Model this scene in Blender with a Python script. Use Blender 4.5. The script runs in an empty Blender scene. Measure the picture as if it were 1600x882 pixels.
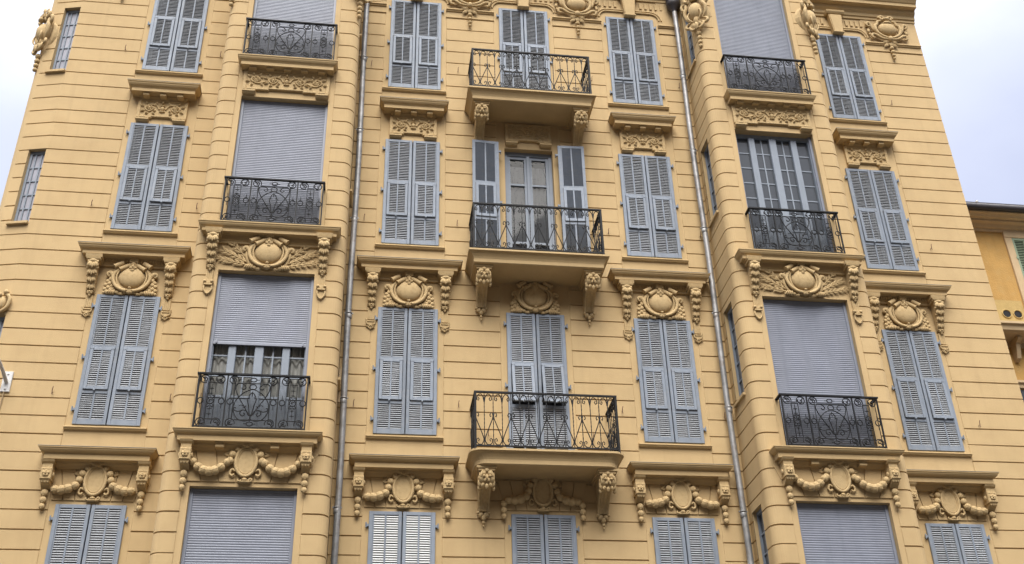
import bpy, math, random
from math import sin, cos, pi, radians
from mathutils import Vector, Matrix
random.seed(7)
SC = bpy.context.scene
COL = SC.collection

# ------------------------------------------------------------------ materials
def mat(name, base, rough=.8, metal=0.0, var=.0, scale=1.5, bump=0.0, bscale=60.0, spec=.3, streak=0.0, dirt=None, rand=0.0):
    m = bpy.data.materials.new(name); m.use_nodes = True
    nt = m.node_tree; b = nt.nodes['Principled BSDF']
    b.inputs['Base Color'].default_value = (*base, 1)
    b.inputs['Roughness'].default_value = rough
    b.inputs['Metallic'].default_value = metal
    b.inputs['Specular IOR Level'].default_value = spec
    geo = nt.nodes.new('ShaderNodeNewGeometry')
    N = lambda t: nt.nodes.new(t)
    if var or streak:
        n1 = N('ShaderNodeTexNoise'); n1.inputs['Scale'].default_value = scale; n1.inputs['Detail'].default_value = 6
        n1.inputs['Roughness'].default_value = .62
        nt.links.new(geo.outputs['Position'], n1.inputs['Vector'])
        r = N('ShaderNodeMapRange'); r.inputs[1].default_value = .3; r.inputs[2].default_value = .7
        r.inputs[3].default_value = 1 - var; r.inputs[4].default_value = 1 + var
        nt.links.new(n1.outputs['Fac'], r.inputs[0])
        fac = r.outputs[0]
        if streak:
            mp = N('ShaderNodeMapping'); mp.inputs['Scale'].default_value = (7, 7, .35)
            nt.links.new(geo.outputs['Position'], mp.inputs['Vector'])
            n2 = N('ShaderNodeTexNoise'); n2.inputs['Scale'].default_value = 1.0; n2.inputs['Detail'].default_value = 5
            nt.links.new(mp.outputs[0], n2.inputs['Vector'])
            r2 = N('ShaderNodeMapRange'); r2.inputs[1].default_value = .52; r2.inputs[2].default_value = .78
            r2.inputs[3].default_value = 1; r2.inputs[4].default_value = 1 - streak
            nt.links.new(n2.outputs['Fac'], r2.inputs[0])
            mm = N('ShaderNodeMath'); mm.operation = 'MULTIPLY'
            nt.links.new(fac, mm.inputs[0]); nt.links.new(r2.outputs[0], mm.inputs[1]); fac = mm.outputs[0]
        if rand:
            oi = N('ShaderNodeObjectInfo'); r5 = N('ShaderNodeMapRange'); r5.inputs[3].default_value = 1 - rand; r5.inputs[4].default_value = 1 + rand
            nt.links.new(oi.outputs['Random'], r5.inputs[0]); m5 = N('ShaderNodeMath'); m5.operation = 'MULTIPLY'
            nt.links.new(fac, m5.inputs[0]); nt.links.new(r5.outputs[0], m5.inputs[1]); fac = m5.outputs[0]
        mx = N('ShaderNodeVectorMath'); mx.operation = 'SCALE'; mx.inputs[0].default_value = base
        nt.links.new(fac, mx.inputs['Scale'])
        col = mx.outputs[0]
        if dirt:
            n3 = N('ShaderNodeTexNoise'); n3.inputs['Scale'].default_value = scale * 2.3; n3.inputs['Detail'].default_value = 8
            nt.links.new(geo.outputs['Position'], n3.inputs['Vector'])
            r3 = N('ShaderNodeMapRange'); r3.inputs[1].default_value = .5; r3.inputs[2].default_value = .72; r3.inputs[4].default_value = dirt[3]
            nt.links.new(n3.outputs['Fac'], r3.inputs[0])
            mc = N('ShaderNodeMix'); mc.data_type = 'RGBA'; mc.inputs[7].default_value = (*dirt[:3], 1)
            nt.links.new(r3.outputs[0], mc.inputs[0]); nt.links.new(col, mc.inputs[6]); col = mc.outputs[2]
        nt.links.new(col, b.inputs['Base Color'])
    if bump:
        n4 = N('ShaderNodeTexNoise'); n4.inputs['Scale'].default_value = bscale; n4.inputs['Detail'].default_value = 5
        nt.links.new(geo.outputs['Position'], n4.inputs['Vector'])
        bp = N('ShaderNodeBump'); bp.inputs['Strength'].default_value = bump; bp.inputs['Distance'].default_value = .02
        nt.links.new(n4.outputs['Fac'], bp.inputs['Height']); nt.links.new(bp.outputs[0], b.inputs['Normal'])
    return m

OCHRE = (.475, .342, .178)
M = {}
M['wall'] = mat('ochre_stucco', OCHRE, .9, var=.06, scale=.9, bump=.2, bscale=80, streak=.08, dirt=(.38, .26, .13, .35))
M['trim'] = mat('ochre_moulding', (0.464, 0.334, 0.171), .88, var=.06, scale=2.5, bump=.25, bscale=50, streak=.05)
M['orn'] = mat('ochre_ornament', (0.464, 0.338, 0.175), .88, var=.08, scale=8, bump=.3, bscale=70, dirt=(.33, .22, .10, .5))
M['shutter'] = mat('grey_blue_paint', (.203, .234, .283), .55, var=.09, scale=5, bump=.1, bscale=90, streak=.16, rand=.1, dirt=(.30, .30, .30, .3))
M['slat'] = mat('louvre_paint', (.285, .30, .322), .5, var=.16, scale=7, rand=.14)
M['slatw'] = mat('pale_louvre_paint', (0.578, 0.586, 0.586), .45, var=.06, scale=3)
M['shutter2'] = mat('worn_grey_paint', (0.334, 0.350, 0.365), .5, var=.06, scale=3, bump=.1, bscale=90)
M['roller'] = mat('grey_blue_pvc', (.218, .236, .286), .4, var=.07, scale=3, streak=.1, rand=.05)
M['sash'] = mat('grey_window_paint', (0.209, 0.239, 0.283), .5, var=.06, scale=3)
M['iron'] = mat('black_iron_paint', (.010, .0105, .012), .6, var=.3, scale=9, spec=.2)
M['zinc'] = mat('zinc_sheet', (0.228, 0.220, 0.205), .6, metal=.2, var=.15, scale=4)
M['pipe'] = mat('galvanised_steel', (0.274, 0.274, 0.274), .5, metal=.45, var=.35, scale=3.5, dirt=(.20, .17, .15, .7))
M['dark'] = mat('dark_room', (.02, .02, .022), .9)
M['glassd'] = mat('dark_glass', (.06, .066, .074), .06, spec=.5)
M['glassg'] = mat('net_curtain_glass', (.16, .165, .165), .07, var=.2, scale=2.5, spec=.6)
M['glassw'] = mat('frosted_glass', (0.319, 0.319, 0.357), .25, var=.15, scale=3, spec=.5)
M['net'] = mat('grey_net_curtain', (.13, .13, .132), .95, var=.12, scale=5)
M['curtain'] = mat('pale_curtain', (0.562, 0.547, 0.517), .95, var=.1, scale=6)
M['white'] = mat('white_metal_paint', (0.547, 0.540, 0.532), .5, var=.08, scale=9)
M['cable'] = mat('cable_tan', (.35, .25, .14), .7)
M['rust'] = mat('rusty_steel', (.16, .09, .06), .75, var=.3, scale=20)
M['orange'] = mat('orange_stucco', (0.441, 0.262, 0.084), .92, var=.12, scale=2.2, bump=.4, bscale=30, streak=.12, dirt=(.42, .28, .11, .6))
M['patch'] = mat('yellow_patch', (0.426, 0.304, 0.122), .92, var=.1, scale=6, bump=.3, bscale=40)
M['stone'] = mat('cream_stucco', (.50, .37, .22), .9, var=.08, scale=4)
M['facing'] = mat('terracotta_stucco', (.13, .10, .08), .9, var=.1, scale=2)  # kept dark so the added block opposite bounces little light
M['green'] = mat('pale_green_paint', (.24, .30, .205), .6, var=.1, scale=5)
M['gutter'] = mat('dark_gutter', (.05, .045, .05), .5, var=.2, scale=5)
M['asphalt'] = mat('asphalt', (.045, .045, .047), .9, var=.2, scale=4, bump=.5, bscale=80)
M['paving'] = mat('paving_stone', (.06, .058, .054), .85, var=.15, scale=3, bump=.3)
# clear pane: part transparent, part mirror (fresnel)
g = bpy.data.materials.new('clear_glass'); g.use_nodes = True; nt = g.node_tree; nt.nodes.clear()
o = nt.nodes.new('ShaderNodeOutputMaterial'); tr = nt.nodes.new('ShaderNodeBsdfTransparent'); gl = nt.nodes.new('ShaderNodeBsdfGlossy')
gl.inputs['Roughness'].default_value = .03; tr.inputs[0].default_value = (.9, .92, .92, 1)
fr = nt.nodes.new('ShaderNodeFresnel'); fr.inputs[0].default_value = 1.28; mx = nt.nodes.new('ShaderNodeMixShader')
nt.links.new(fr.outputs[0], mx.inputs[0]); nt.links.new(tr.outputs[0], mx.inputs[1]); nt.links.new(gl.outputs[0], mx.inputs[2]); nt.links.new(mx.outputs[0], o.inputs[0])
M['glass'] = g

# ------------------------------------------------------------------ mesh builder: local (x, d outward, z); world y = -d
class MB:
    def __init__(s): s.v = []; s.f = []; s.sm = []; s.mi = {}; s.cur = 0
    def add(s, vs, fs, smooth=False):
        b = len(s.v); s.v += [tuple(p) for p in vs]
        if s.cur:
            for k in range(len(s.f), len(s.f) + len(fs)): s.mi[k] = s.cur
        s.f += [tuple(b + i for i in f) for f in fs]; s.sm += [smooth] * len(fs)
    def box(s, x0, x1, d0, d1, z0, z1):
        v = [(x, d, z) for z in (z0, z1) for d in (d0, d1) for x in (x0, x1)]
        s.add(v, [(0, 1, 3, 2), (4, 6, 7, 5), (0, 4, 5, 1), (2, 3, 7, 6), (0, 2, 6, 4), (1, 5, 7, 3)])
    def bbox(s, x0, x1, d0, d1, z0, z1, b=.008):      # box whose outer face has chamfered edges
        o = [(x0, z0), (x1, z0), (x1, z1), (x0, z1)]; i = [(x0 + b, z0 + b), (x1 - b, z0 + b), (x1 - b, z1 - b), (x0 + b, z1 - b)]
        v = [(x, d0, z) for x, z in o] + [(x, d1 - b, z) for x, z in o] + [(x, d1, z) for x, z in i]
        f = [(0, 3, 2, 1), (8, 9, 10, 11)]
        for k in range(4):
            n = (k + 1) % 4; f += [(k, n, 4 + n, 4 + k), (4 + k, 4 + n, 8 + n, 8 + k)]
        s.add(v, f)
    def prism(s, poly, d0, d1, b=0.0):                # polygon in xz, pushed out from d0 to d1
        n = len(poly); cx = sum(p[0] for p in poly) / n; cz = sum(p[1] for p in poly) / n
        v = [(x, d0, z) for x, z in poly] + [(x, d1 - b, z) for x, z in poly]
        f = [(k, (k + 1) % n, n + (k + 1) % n, n + k) for k in range(n)]
        if b:
            for x, z in poly:
                L = math.hypot(x - cx, z - cz) or 1; v.append((x - (x - cx) / L * b, d1, z - (z - cz) / L * b))
            f += [(n + k, n + (k + 1) % n, 2 * n + (k + 1) % n, 2 * n + k) for k in range(n)]
            f.append(tuple(range(2 * n, 3 * n)))
        else: f.append(tuple(range(n, 2 * n)))
        f.append(tuple(reversed(range(n)))); s.add(v, f)
    def side(s, poly, x0, x1, smooth=False):          # polygon in (d, z) extruded along x
        n = len(poly); v = [(x0, d, z) for d, z in poly] + [(x1, d, z) for d, z in poly]
        s.add(v, [(k, (k + 1) % n, n + (k + 1) % n, n + k) for k in range(n)], smooth)
        s.add(v, [tuple(reversed(range(n))), tuple(range(n, 2 * n))])
    def sweep(s, prof, w, x=0.0, soffit=True, r=0.0):            # moulding with mitred returns to the wall; half width at depth d is w/2+d
        rows = []
        for d, z in prof:
            h = w / 2 + d
            if r and d > .1:
                rr = min(r, d * .9); pts = [(-h, -.06)]
                pts += [(-h + rr - rr * cos(a), d - rr + rr * sin(a)) for a in [pi / 2 * k / 5 for k in range(6)]]
                pts += [(h - rr + rr * sin(a), d - rr + rr * cos(a)) for a in [pi / 2 * k / 5 for k in range(6)]]
                pts += [(h, -.06)]
            else: pts = [(-h, -.06)] + [(-h, d)] * 6 + [(h, d)] * 6 + [(h, -.06)] if r else [(-h, -.06), (-h, d), (h, d), (h, -.06)]
            rows.append([(x + a, b, z) for a, b in pts])
        m = len(rows[0]); v = [p for rr_ in rows for p in rr_]; f = []
        for k in range(len(rows) - 1):
            for j in range(m - 1): f.append((k * m + j, k * m + j + 1, (k + 1) * m + j + 1, (k + 1) * m + j))
        s.add(v, f)
        s.add(rows[0], [tuple(range(m))])
        if soffit: s.add(rows[-1], [tuple(reversed(range(m)))])
    def ell(s, c, r, rot=0.0, seg=10, ring=6, tilt=0.0):  # ellipsoid, rot in the xz plane
        v = []; f = []; R = Matrix.Rotation(-rot, 3, 'Y') @ Matrix.Rotation(tilt, 3, 'X')
        v.append((0, 0, r[2]))
        for i in range(1, ring):
            a = pi * i / ring
            for j in range(seg):
                t = 2 * pi * j / seg; v.append((r[0] * sin(a) * cos(t), r[1] * sin(a) * sin(t), r[2] * cos(a)))
        v.append((0, 0, -r[2]))
        for j in range(seg): f.append((0, 1 + j, 1 + (j + 1) % seg))
        for i in range(ring - 2):
            for j in range(seg):
                a = 1 + i * seg + j; b = 1 + i * seg + (j + 1) % seg; f.append((a, a + seg, b + seg, b))
        e = len(v) - 1; q = 1 + (ring - 2) * seg
        for j in range(seg): f.append((q + j, e, q + (j + 1) % seg))
        v = [R @ Vector(p) + Vector(c) for p in v]; s.add(v, f, True)
    def tube(s, pts, r, sides=6, smooth=True, closed=False):
        pts = [Vector(p) for p in pts]; n = len(pts); rs = r if isinstance(r, (list, tuple)) else [r] * n
        v = []; f = []; up = None
        for i, p in enumerate(pts):
            if closed: t = pts[(i + 1) % n] - pts[i - 1]
            else: t = pts[min(i + 1, n - 1)] - pts[max(i - 1, 0)]
            t.normalize()
            if up is None:
                up = Vector((0, 1, 0)) if abs(t.y) < .9 else Vector((1, 0, 0))
            a = up - t * up.dot(t)
            if a.length < 1e-5: a = Vector((1, 0, 0)) - t * t.x
            a.normalize(); up = a; b = t.cross(a)
            for k in range(sides):
                w = 2 * pi * (k + .5) / sides; v.append(p + (a * cos(w) + b * sin(w)) * rs[i])
        m = n if closed else n - 1
        for i in range(m):
            for k in range(sides):
                a = i * sides + k; b = i * sides + (k + 1) % sides; c = ((i + 1) % n) * sides
                f.append((a, b, c + (k + 1) % sides, c + k))
        s.add(v, f, smooth)
        if not closed: s.add(v, [tuple(range(sides))[::-1], tuple(range((n - 1) * sides, n * sides))])
    def lathe(s, c, prof, seg=10):                    # prof (r, z) about a vertical axis
        v = []; f = []
        for r, z in prof:
            for j in range(seg): t = 2 * pi * j / seg; v.append((c[0] + r * cos(t), c[1] + r * sin(t), c[2] + z))
        for i in range(len(prof) - 1):
            for j in range(seg):
                a = i * seg + j; b = i * seg + (j + 1) % seg; f.append((a, b, b + seg, a + seg))
        s.add(v, f, True); s.add(v, [tuple(range(seg)), tuple(range((len(prof) - 1) * seg, len(prof) * seg))[::-1]])
    def leaf(s, x, z, L, w, rot, d=.02, t=.025):      # flat pointed leaf with a raised rib
        v = []; c, q = cos(rot), sin(rot)
        for a, b, h in [(0, 0, .2), (.35, .5, .3), (.35, -.5, .3), (.35, 0, 1), (.7, .35, .3), (.7, -.35, .3), (.7, 0, .9), (1, 0, .3)]:
            px, pz = a * L, b * w; v.append((x + px * c - pz * q, d + h * t, z + px * q + pz * c))
        s.add(v, [(0, 3, 1), (0, 2, 3), (1, 3, 6, 4), (3, 2, 5, 6), (4, 6, 7), (6, 5, 7)], True)
    def merge(s, o, dx=0, dd=0, dz=0, mirror=False):
        b = len(s.v); k = -1 if mirror else 1
        s.v += [(k * x + dx, d + dd, z + dz) for x, d, z in o.v]
        s.f += [tuple(b + i for i in (f[::-1] if mirror else f)) for f in o.f]; s.sm += o.sm
    def mesh(s, name, m, *more):
        me = bpy.data.meshes.new(name); me.from_pydata([(x, -d, z) for x, d, z in s.v], [], s.f)
        me.polygons.foreach_set('use_smooth', s.sm); me.materials.append(M[m])
        for q in more: me.materials.append(M[q])
        for k, i in s.mi.items(): me.polygons[k].material_index = i
        import bmesh
        bm = bmesh.new(); bm.from_mesh(me); bmesh.ops.recalc_face_normals(bm, faces=bm.faces); bm.to_mesh(me); bm.free()
        me.update(); return me

def spiral(cx, cz, r0, r1, a0, a1, n=14, d=0.0):
    return [(cx + (r0 + (r1 - r0) * k / n) * cos(a0 + (a1 - a0) * k / n), d, cz + (r0 + (r1 - r0) * k / n) * sin(a0 + (a1 - a0) * k / n)) for k in range(n + 1)]
def arc(cx, cz, rx, rz, a0, a1, n=12, d=0.0):
    return [(cx + rx * cos(a0 + (a1 - a0) * k / n), d, cz + rz * sin(a0 + (a1 - a0) * k / n)) for k in range(n + 1)]
def bez(pts, n=12, d=0.0):      # Catmull-Rom through xz points
    P = [pts[0]] + list(pts) + [pts[-1]]; out = []
    for i in range(len(pts) - 1):
        p0, p1, p2, p3 = P[i:i + 4]; m = max(2, n // (len(pts) - 1))
        for k in range(m):
            t = k / m
            out.append(tuple(.5 * (2 * p1[j] + (p2[j] - p0[j]) * t + (2 * p0[j] - 5 * p1[j] + 4 * p2[j] - p3[j]) * t * t + (3 * p1[j] - p0[j] - 3 * p2[j] + p3[j]) * t ** 3) for j in (0, 1)))
    out.append(tuple(pts[-1])); return [(x, d, z) for x, z in out]
def mir(pts): return [(-x, d, z) for x, d, z in pts]

def empty(name, label, cat, loc=(0, 0, 0)):
    o = bpy.data.objects.new(name, None); COL.objects.link(o); o.location = loc; o['label'] = label; o['category'] = cat
    o.empty_display_size = .3; return o
def put(name, me, parent=None, loc=(0, 0, 0), rot=None, label=None):
    o = bpy.data.objects.new(name, me); COL.objects.link(o); o.location = loc
    if rot: o.rotation_euler = rot
    if parent: o.parent = parent
    if label: o['label'] = label
    return o

# ------------------------------------------------------------------ levels and axes, metres (wall plane y = 0, camera side y < 0)
TOP = {1: 19.81, 2: 15.88, 3: 11.93, 4: 8.00}
SILL = {1: 17.30, 2: 13.35, 3: 9.40, 4: 5.46}
FLOOR = {1: 16.78, 2: 12.84, 3: 8.87, 4: 4.93}        # top of the balcony slabs
BTOP = {1: 20.45, 2: 15.94, 3: 11.98, 4: 8.00}        # heads of the bay openings
AX = {'A': -7.43, 'C': -2.418, 'D': -.03, 'E': 2.418, 'G': 7.40}
BAY = {'B': -4.95, 'F': 4.92}
WH = .55; BW = .83; PITCH = .3283; WALLTOP = 23.2

bld = empty('apartment_building', 'ochre yellow stucco apartment block with grey-blue shutters and black iron balconies', 'building')

# ------------------------------------------------------------------ the wall: one rusticated sheet folded along the plan of the facade
def groove(z):
    if z < .9: return 0
    k = (z - 9.55) / PITCH; g = (k - round(k)) * PITCH; u = .75 + .5 * ((round(k) * 37) % 11) / 10
    if -.0145 <= g <= -.004: return u * min(1, (g + .0145) / .009)
    if -.004 < g <= .0085: return u
    if .0085 < g <= .0125: return u * max(0, (.0125 - g) / .004)
    return 0
verts2 = [(-10.13, 12, 0), (-10.13, .15, .22), (-9.44, 0, 0), (-6.25, 0, 0), (-6.25, -1, .17), (-3.61, -1, .17), (-3.61, 0, 0),
          (3.61, 0, 0), (3.61, -1, .17), (6.25, -1, .17), (6.25, 0, 0), (9.44, 0, 0), (9.44, 12, 0)]
OPEN = []   # (segment, axis, a, b, z0, z1, reveal)
BAND = []   # (segment, axis, a, b): plain strips without grooves
for k, x in AX.items():
    s = {'A': 2, 'G': 10}.get(k, 6)
    BAND.append((s, 0, x - .665, x + .665))
    for r in (1, 2, 3, 4):
        z0 = SILL[r] if k != 'D' else FLOOR[r] + .03
        hw = WH - .02 if not (k == 'D' and r == 2) else .5
        OPEN.append((s, 0, x - hw, x + hw, z0, TOP[r] - .02, .24))
for k, x in BAY.items():
    s = 4 if k == 'B' else 8
    BAND.append((s, 0, x - BW - .1, x + BW + .1))
    for r in (1, 2, 3, 4): OPEN.append((s, 0, x - BW, x + BW, FLOOR[r] + .02, BTOP[r], .36))
SIDEWIN = [(18.08, 19.9), (14.1, 15.95), (10.13, 12.05), (6.2, 8.06)]
for s in (5, 7):
    for z0, z1 in SIDEWIN: OPEN.append((s, 1, -.64, -.17, z0, z1, .14))
WINGWIN = [(17.13, 18.9), (13.42, 15.14), (9.45, 11.45), (5.5, 7.5)]
for z0, z1 in WINGWIN: OPEN.append((1, 0, -9.79, -9.455, z0, z1, .15))

def build_wall():
    segs = []; n = len(verts2); nodes = []   # node: x, y, nx, ny, seg
    def dirn(i): 
        a, b = Vector(verts2[i][:2]), Vector(verts2[i + 1][:2]); return (b - a).normalized()
    for i in range(n - 1):
        a, b = Vector(verts2[i][:2]), Vector(verts2[i + 1][:2]); d = (b - a).normalized(); L = (b - a).length; nr = Vector((d.y, -d.x))
        r0 = verts2[i][2]; r1 = verts2[i + 1][2]
        ang0 = abs(dirn(i - 1).angle(d)) if i else 0; ang1 = abs(d.angle(dirn(i + 1))) if i < n - 2 else 0
        t0 = r0 * math.tan(ang0 / 2) if r0 else 0; t1 = L - (r1 * math.tan(ang1 / 2) if r1 else 0)
        ts = {t0: 1, t1: 1}
        for sg, ax, p, q, *_ in OPEN + BAND:
            if sg != i: continue
            band = len(_) == 0
            for u in (p, q):
                t = (u - a[ax]) / d[ax]
                ts[round(t, 4)] = 1
                if band: ts[round(t + (.012 if (t - ((p + q) / 2 - a[ax]) / d[ax]) > 0 else -.012), 4)] = 1
        lst = sorted(t for t in ts if t0 - 1e-6 <= t <= t1 + 1e-6)
        for t in lst:
            p = a + d * t; nn = nr.copy()
            if t == lst[0] and not r0 and i: 
                continue  # sharp vertex already placed by the previous segment
            if t == lst[-1] and not r1 and i < n - 2:
                d2 = dirn(i + 1); n2 = Vector((d2.y, -d2.x)); nn = (nr + n2) / (1 + nr.dot(n2)) if nr.dot(n2) > -.5 else nr
            nodes.append((p.x, p.y, nn.x, nn.y, i))
        if r1 and i < n - 2:      # fillet
            d2 = dirn(i + 1); n2 = Vector((d2.y, -d2.x)); c = a + d * t1 - nr * r1
            A0 = math.atan2(nr.y, nr.x); A1 = math.atan2(n2.y, n2.x)
            while A1 - A0 > pi: A1 -= 2 * pi
            while A1 - A0 < -pi: A1 += 2 * pi
            for k in range(1, 7):
                an = A0 + (A1 - A0) * k / 7; nodes.append((c.x + r1 * cos(an), c.y + r1 * sin(an), cos(an), sin(an), i))
    zs = {0.0, .9, WALLTOP}
    k = -28
    while True:
        z = 9.55 + k * PITCH
        if z > WALLTOP - .1: break
        if z > 1:
            for o in (-.0145, -.0055, .0085, .0125): zs.add(round(z + o, 4))
        k += 1
    for o in OPEN: zs.add(round(o[4], 4)); zs.add(round(o[5], 4))
    for z in (19.45, 19.75): zs.add(z)
    zs = sorted(zs)
    def band(x, y, sg):
        for s, ax, p, q in BAND:
            if s == sg and p - 1e-4 <= (x, y)[ax] <= q + 1e-4: return True
        return False
    mb = MB(); nz = len(zs)
    for (x, y, nx, ny, sg) in nodes:
        bd = band(x, y, sg)
        for z in zs:
            plain = bd or (z > 19.45 and sg in (2, 6, 10)) or sg in (0, 11)
            if sg == 11: plain = False
            dep = .012 if bd else (0 if plain else (.021 + .006 * sin(x * 1.7 + z * 5)) * groove(z))
            mb.v.append((x - nx * dep, -(y - ny * dep), z))
    for i in range(len(nodes) - 1):
        xa, ya = nodes[i][:2]; xb, yb = nodes[i + 1][:2]; mx, my = (xa + xb) / 2, (ya + yb) / 2
        sg = nodes[i + 1][4]
        holes = [o for o in OPEN if o[0] == sg and o[2] < (mx, my)[o[1]] < o[3] and (abs(xa - xb) < 3 or abs(ya - yb) < 3)]
        for j in range(nz - 1):
            zm = (zs[j] + zs[j + 1]) / 2
            if any(o[4] < zm < o[5] for o in holes): continue
            a = i * nz + j; mb.f.append((a, a + nz, a + nz + 1, a + 1)); mb.sm.append(False)
    # reveals
    for sg, ax, p, q, z0, z1, rv in OPEN:
        a, b = Vector(verts2[sg][:2]), Vector(verts2[sg + 1][:2]); d = (b - a).normalized(); nr = Vector((d.y, -d.x))
        P = a + d * ((p - a[ax]) / d[ax]); Q = a + d * ((q - a[ax]) / d[ax]); I = -nr * rv; f0 = -nr * .008
        pts = [P + f0, Q + f0, Q + I, P + I]
        v = [(w.x, -w.y, z) for z in (z0, z1) for w in pts]
        mb.add(v, [(0, 1, 2, 3), (7, 6, 5, 4), (0, 3, 7, 4), (1, 5, 6, 2)])
    return mb
wb = build_wall()
me = bpy.data.meshes.new('wall'); me.from_pydata([(x, -d, z) for x, d, z in wb.v], [], wb.f); me.materials.append(M['wall']); me.update()
wall = put('wall', me, bld)
# roof slab closing the block
rb = MB(); rb.prism([(0, 0), (1, 0), (1, 1), (0, 1)], 0, .01)
mb = MB(); poly = [(-10.13, 12), (-10.13, .3), (-9.44, 0), (-6.25, 0), (-6.25, -1), (-3.61, -1), (-3.61, 0), (3.61, 0), (3.61, -1), (6.25, -1), (6.25, 0), (9.44, 0), (9.44, 12)]
mb.add([(x, -y, WALLTOP) for x, y in poly], [tuple(range(len(poly)))]); mb.add([(-10.13, -12, 0), (9.44, -12, 0), (9.44, -12, WALLTOP), (-10.13, -12, WALLTOP)], [(0, 1, 2, 3)])
put('roof', mb.mesh('roof', 'zinc'), bld)

# ------------------------------------------------------------------ shutters
def leaf_mb(h, w=.545, flip=False):
    """one leaf, origin at bottom of the hinge side, x to the right, outer stile at x=0"""
    m = MB(); t0, t1 = .0, .036; sl = MB()
    zt = h; top_r = h - .062; mid = h - 1.025; flap_t = h - 1.075; flap_b = h - 1.885; low = h - 1.955; bot = .1
    m.bbox(0, .066, t0, t1, 0, h, .005); m.bbox(w - .06, w - .002, t0, t1, 0, h, .005)
    m.bbox(.066, w - .06, t0, t1 - .003, top_r, h, .004); m.bbox(.066, w - .06, t0, t1 - .003, flap_t, mid, .004)
    m.bbox(.066, w - .06, t0, t1 - .003, low, flap_b, .004); m.bbox(.066, w - .06, t0, t1 - .003, 0, bot, .004)
    m.bbox(.066, .085, t0 + .004, t1 - .006, mid, top_r, .003)
    def slats(a, b, x0, x1, d0=.006, target=m):
        n = int(round((b - a) / .040)); p = (b - a) / n
        for k in range(n):
            target.cur = 1; z = a + (k + .5) * p; ca, sa = cos(radians(57)), sin(radians(57)); L = .0175; tk = .003
            pr = [(-L * ca - tk * sa, L * sa - tk * ca), (-L * ca + tk * sa, L * sa + tk * ca), (L * ca + tk * sa, -L * sa + tk * ca), (L * ca - tk * sa, -L * sa - tk * ca)]
            jt = random.uniform(-.0032, .0032)
            target.side([(d0 + .012 + dd, z + zz + jt) for dd, zz in pr], x0, x1); target.cur = 0
    c = (.066 + w - .06) / 2
    slats(mid, top_r, .084, w - .058); m.bbox(c - .015, c + .015, .004, t1 - .002, mid, top_r, .004)
    slats(bot, low, .064, w - .058); m.bbox(c - .015, c + .015, .004, t1 - .002, bot, low, .004)
    # hinges on the outer edge and the strap screws
    for z in (.28, h * .5, h - .24):
        m.box(-.05, -.002, .0, .03, z - .02, z + .02); m.tube([(-.045, .035, z - .045), (-.045, .035, z + .045)], .012, 6)
    f = MB()      # the hinged flap, origin at its top edge
    fh = flap_t - flap_b
    x0, x1 = .072, w - .066
    f.bbox(x0, x0 + .055, -.002, .03, -fh, 0, .005); f.bbox(x1 - .055, x1, -.002, .03, -fh, 0, .005)
    f.bbox(x0 + .055, x1 - .055, -.002, .028, -.06, 0, .004); f.bbox(x0 + .055, x1 - .055, -.002, .028, -fh, -fh + .06, .004)
    slats(-fh + .06, -.06, x0 + .053, x1 - .053, .0, f); f.bbox(c - .013, c + .013, 0, .027, -fh + .06, -.06, .004)
    for xx in (x0 + .03, x1 - .03): f.box(xx - .03, xx + .03, .026, .034, -.035, .015)
    f.box(c - .03, c + .0, .02, .05, -fh - .03, -fh - .005)
    if flip:
        for q in (m, f):
            q.v = [(-x, d, z) for x, d, z in q.v]; q.f = [k[::-1] for k in q.f]
    return m, f, flap_t
SH = {}
for h in (2.53, 3.02):
    for fl in (False, True):
        a, b, zt = leaf_mb(h, .545, fl)
        SH[h, fl] = (a.mesh('shutter', 'shutter', 'slat'), b.mesh('shutter_flap', 'shutter', 'slat'), zt)
SHI = {}
for fl in (False, True):
    a, b, zt = leaf_mb(3.02, .545, fl)
    for q in (a, b): q.v = [(x, .036 - d, z) for x, d, z in q.v]; q.f = [k[::-1] for k in q.f]
    SHI[fl] = (a.mesh('shutter', 'shutter', 'shutter'), b.mesh('shutter_flap', 'shutter', 'shutter'), zt)
SHW = [leaf_mb(2.53, .545, fl) for fl in (False, True)]
SHW = [(a.mesh('shutter', 'shutter', 'slatw'), b.mesh('shutter_flap', 'shutter', 'slatw'), c) for a, b, c in SHW]
def sill_mesh():
    m = MB(); m.side([(-.02, 0), (.055, -.006), (.058, -.03), (.04, -.04), (.035, -.055), (-.02, -.055)], -.672, .672); return m.mesh('sill', 'trim')
SILLM = sill_mesh()
def stay_mesh():
    m = MB(); m.tube([(0, 0, 0), (0, .05, 0), (0, .055, .05), (.01, .06, .085)], .007, 5); m.tube([(0, .05, 0), (0, .055, -.05)], .006, 5); return m.mesh('shutter_stay', 'rust')
STAY = stay_mesh()
def backframe(hw, h):
    m = MB(); y = -.235
    for x0, x1 in ((-hw, -hw + .07), (hw - .07, hw), (-.04, .04)): m.box(x0, x1, y, y + .05, 0, h)
    m.box(-hw + .07, -.04, y, y + .045, h - .08, h); m.box(.04, hw - .07, y, y + .045, h - .08, h)
    m.box(-hw + .07, -.04, y, y + .045, 0, .1); m.box(.04, hw - .07, y, y + .045, 0, .1)
    return m.mesh('window', 'sash')
def pane_mesh(hw, h, y, name='pane', m='glassd'):
    q = MB(); q.add([(-hw, y, 0), (hw, y, 0), (hw, y, h), (-hw, y, h)], [(0, 1, 2, 3)]); return q.mesh(name, m)
BF = {h: backframe(WH - .02, h - .02) for h in (2.53, 3.02)}
PN = {h: pane_mesh(WH - .02, h - .02, -.19, m='dark') for h in (2.53, 3.02)}

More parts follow.
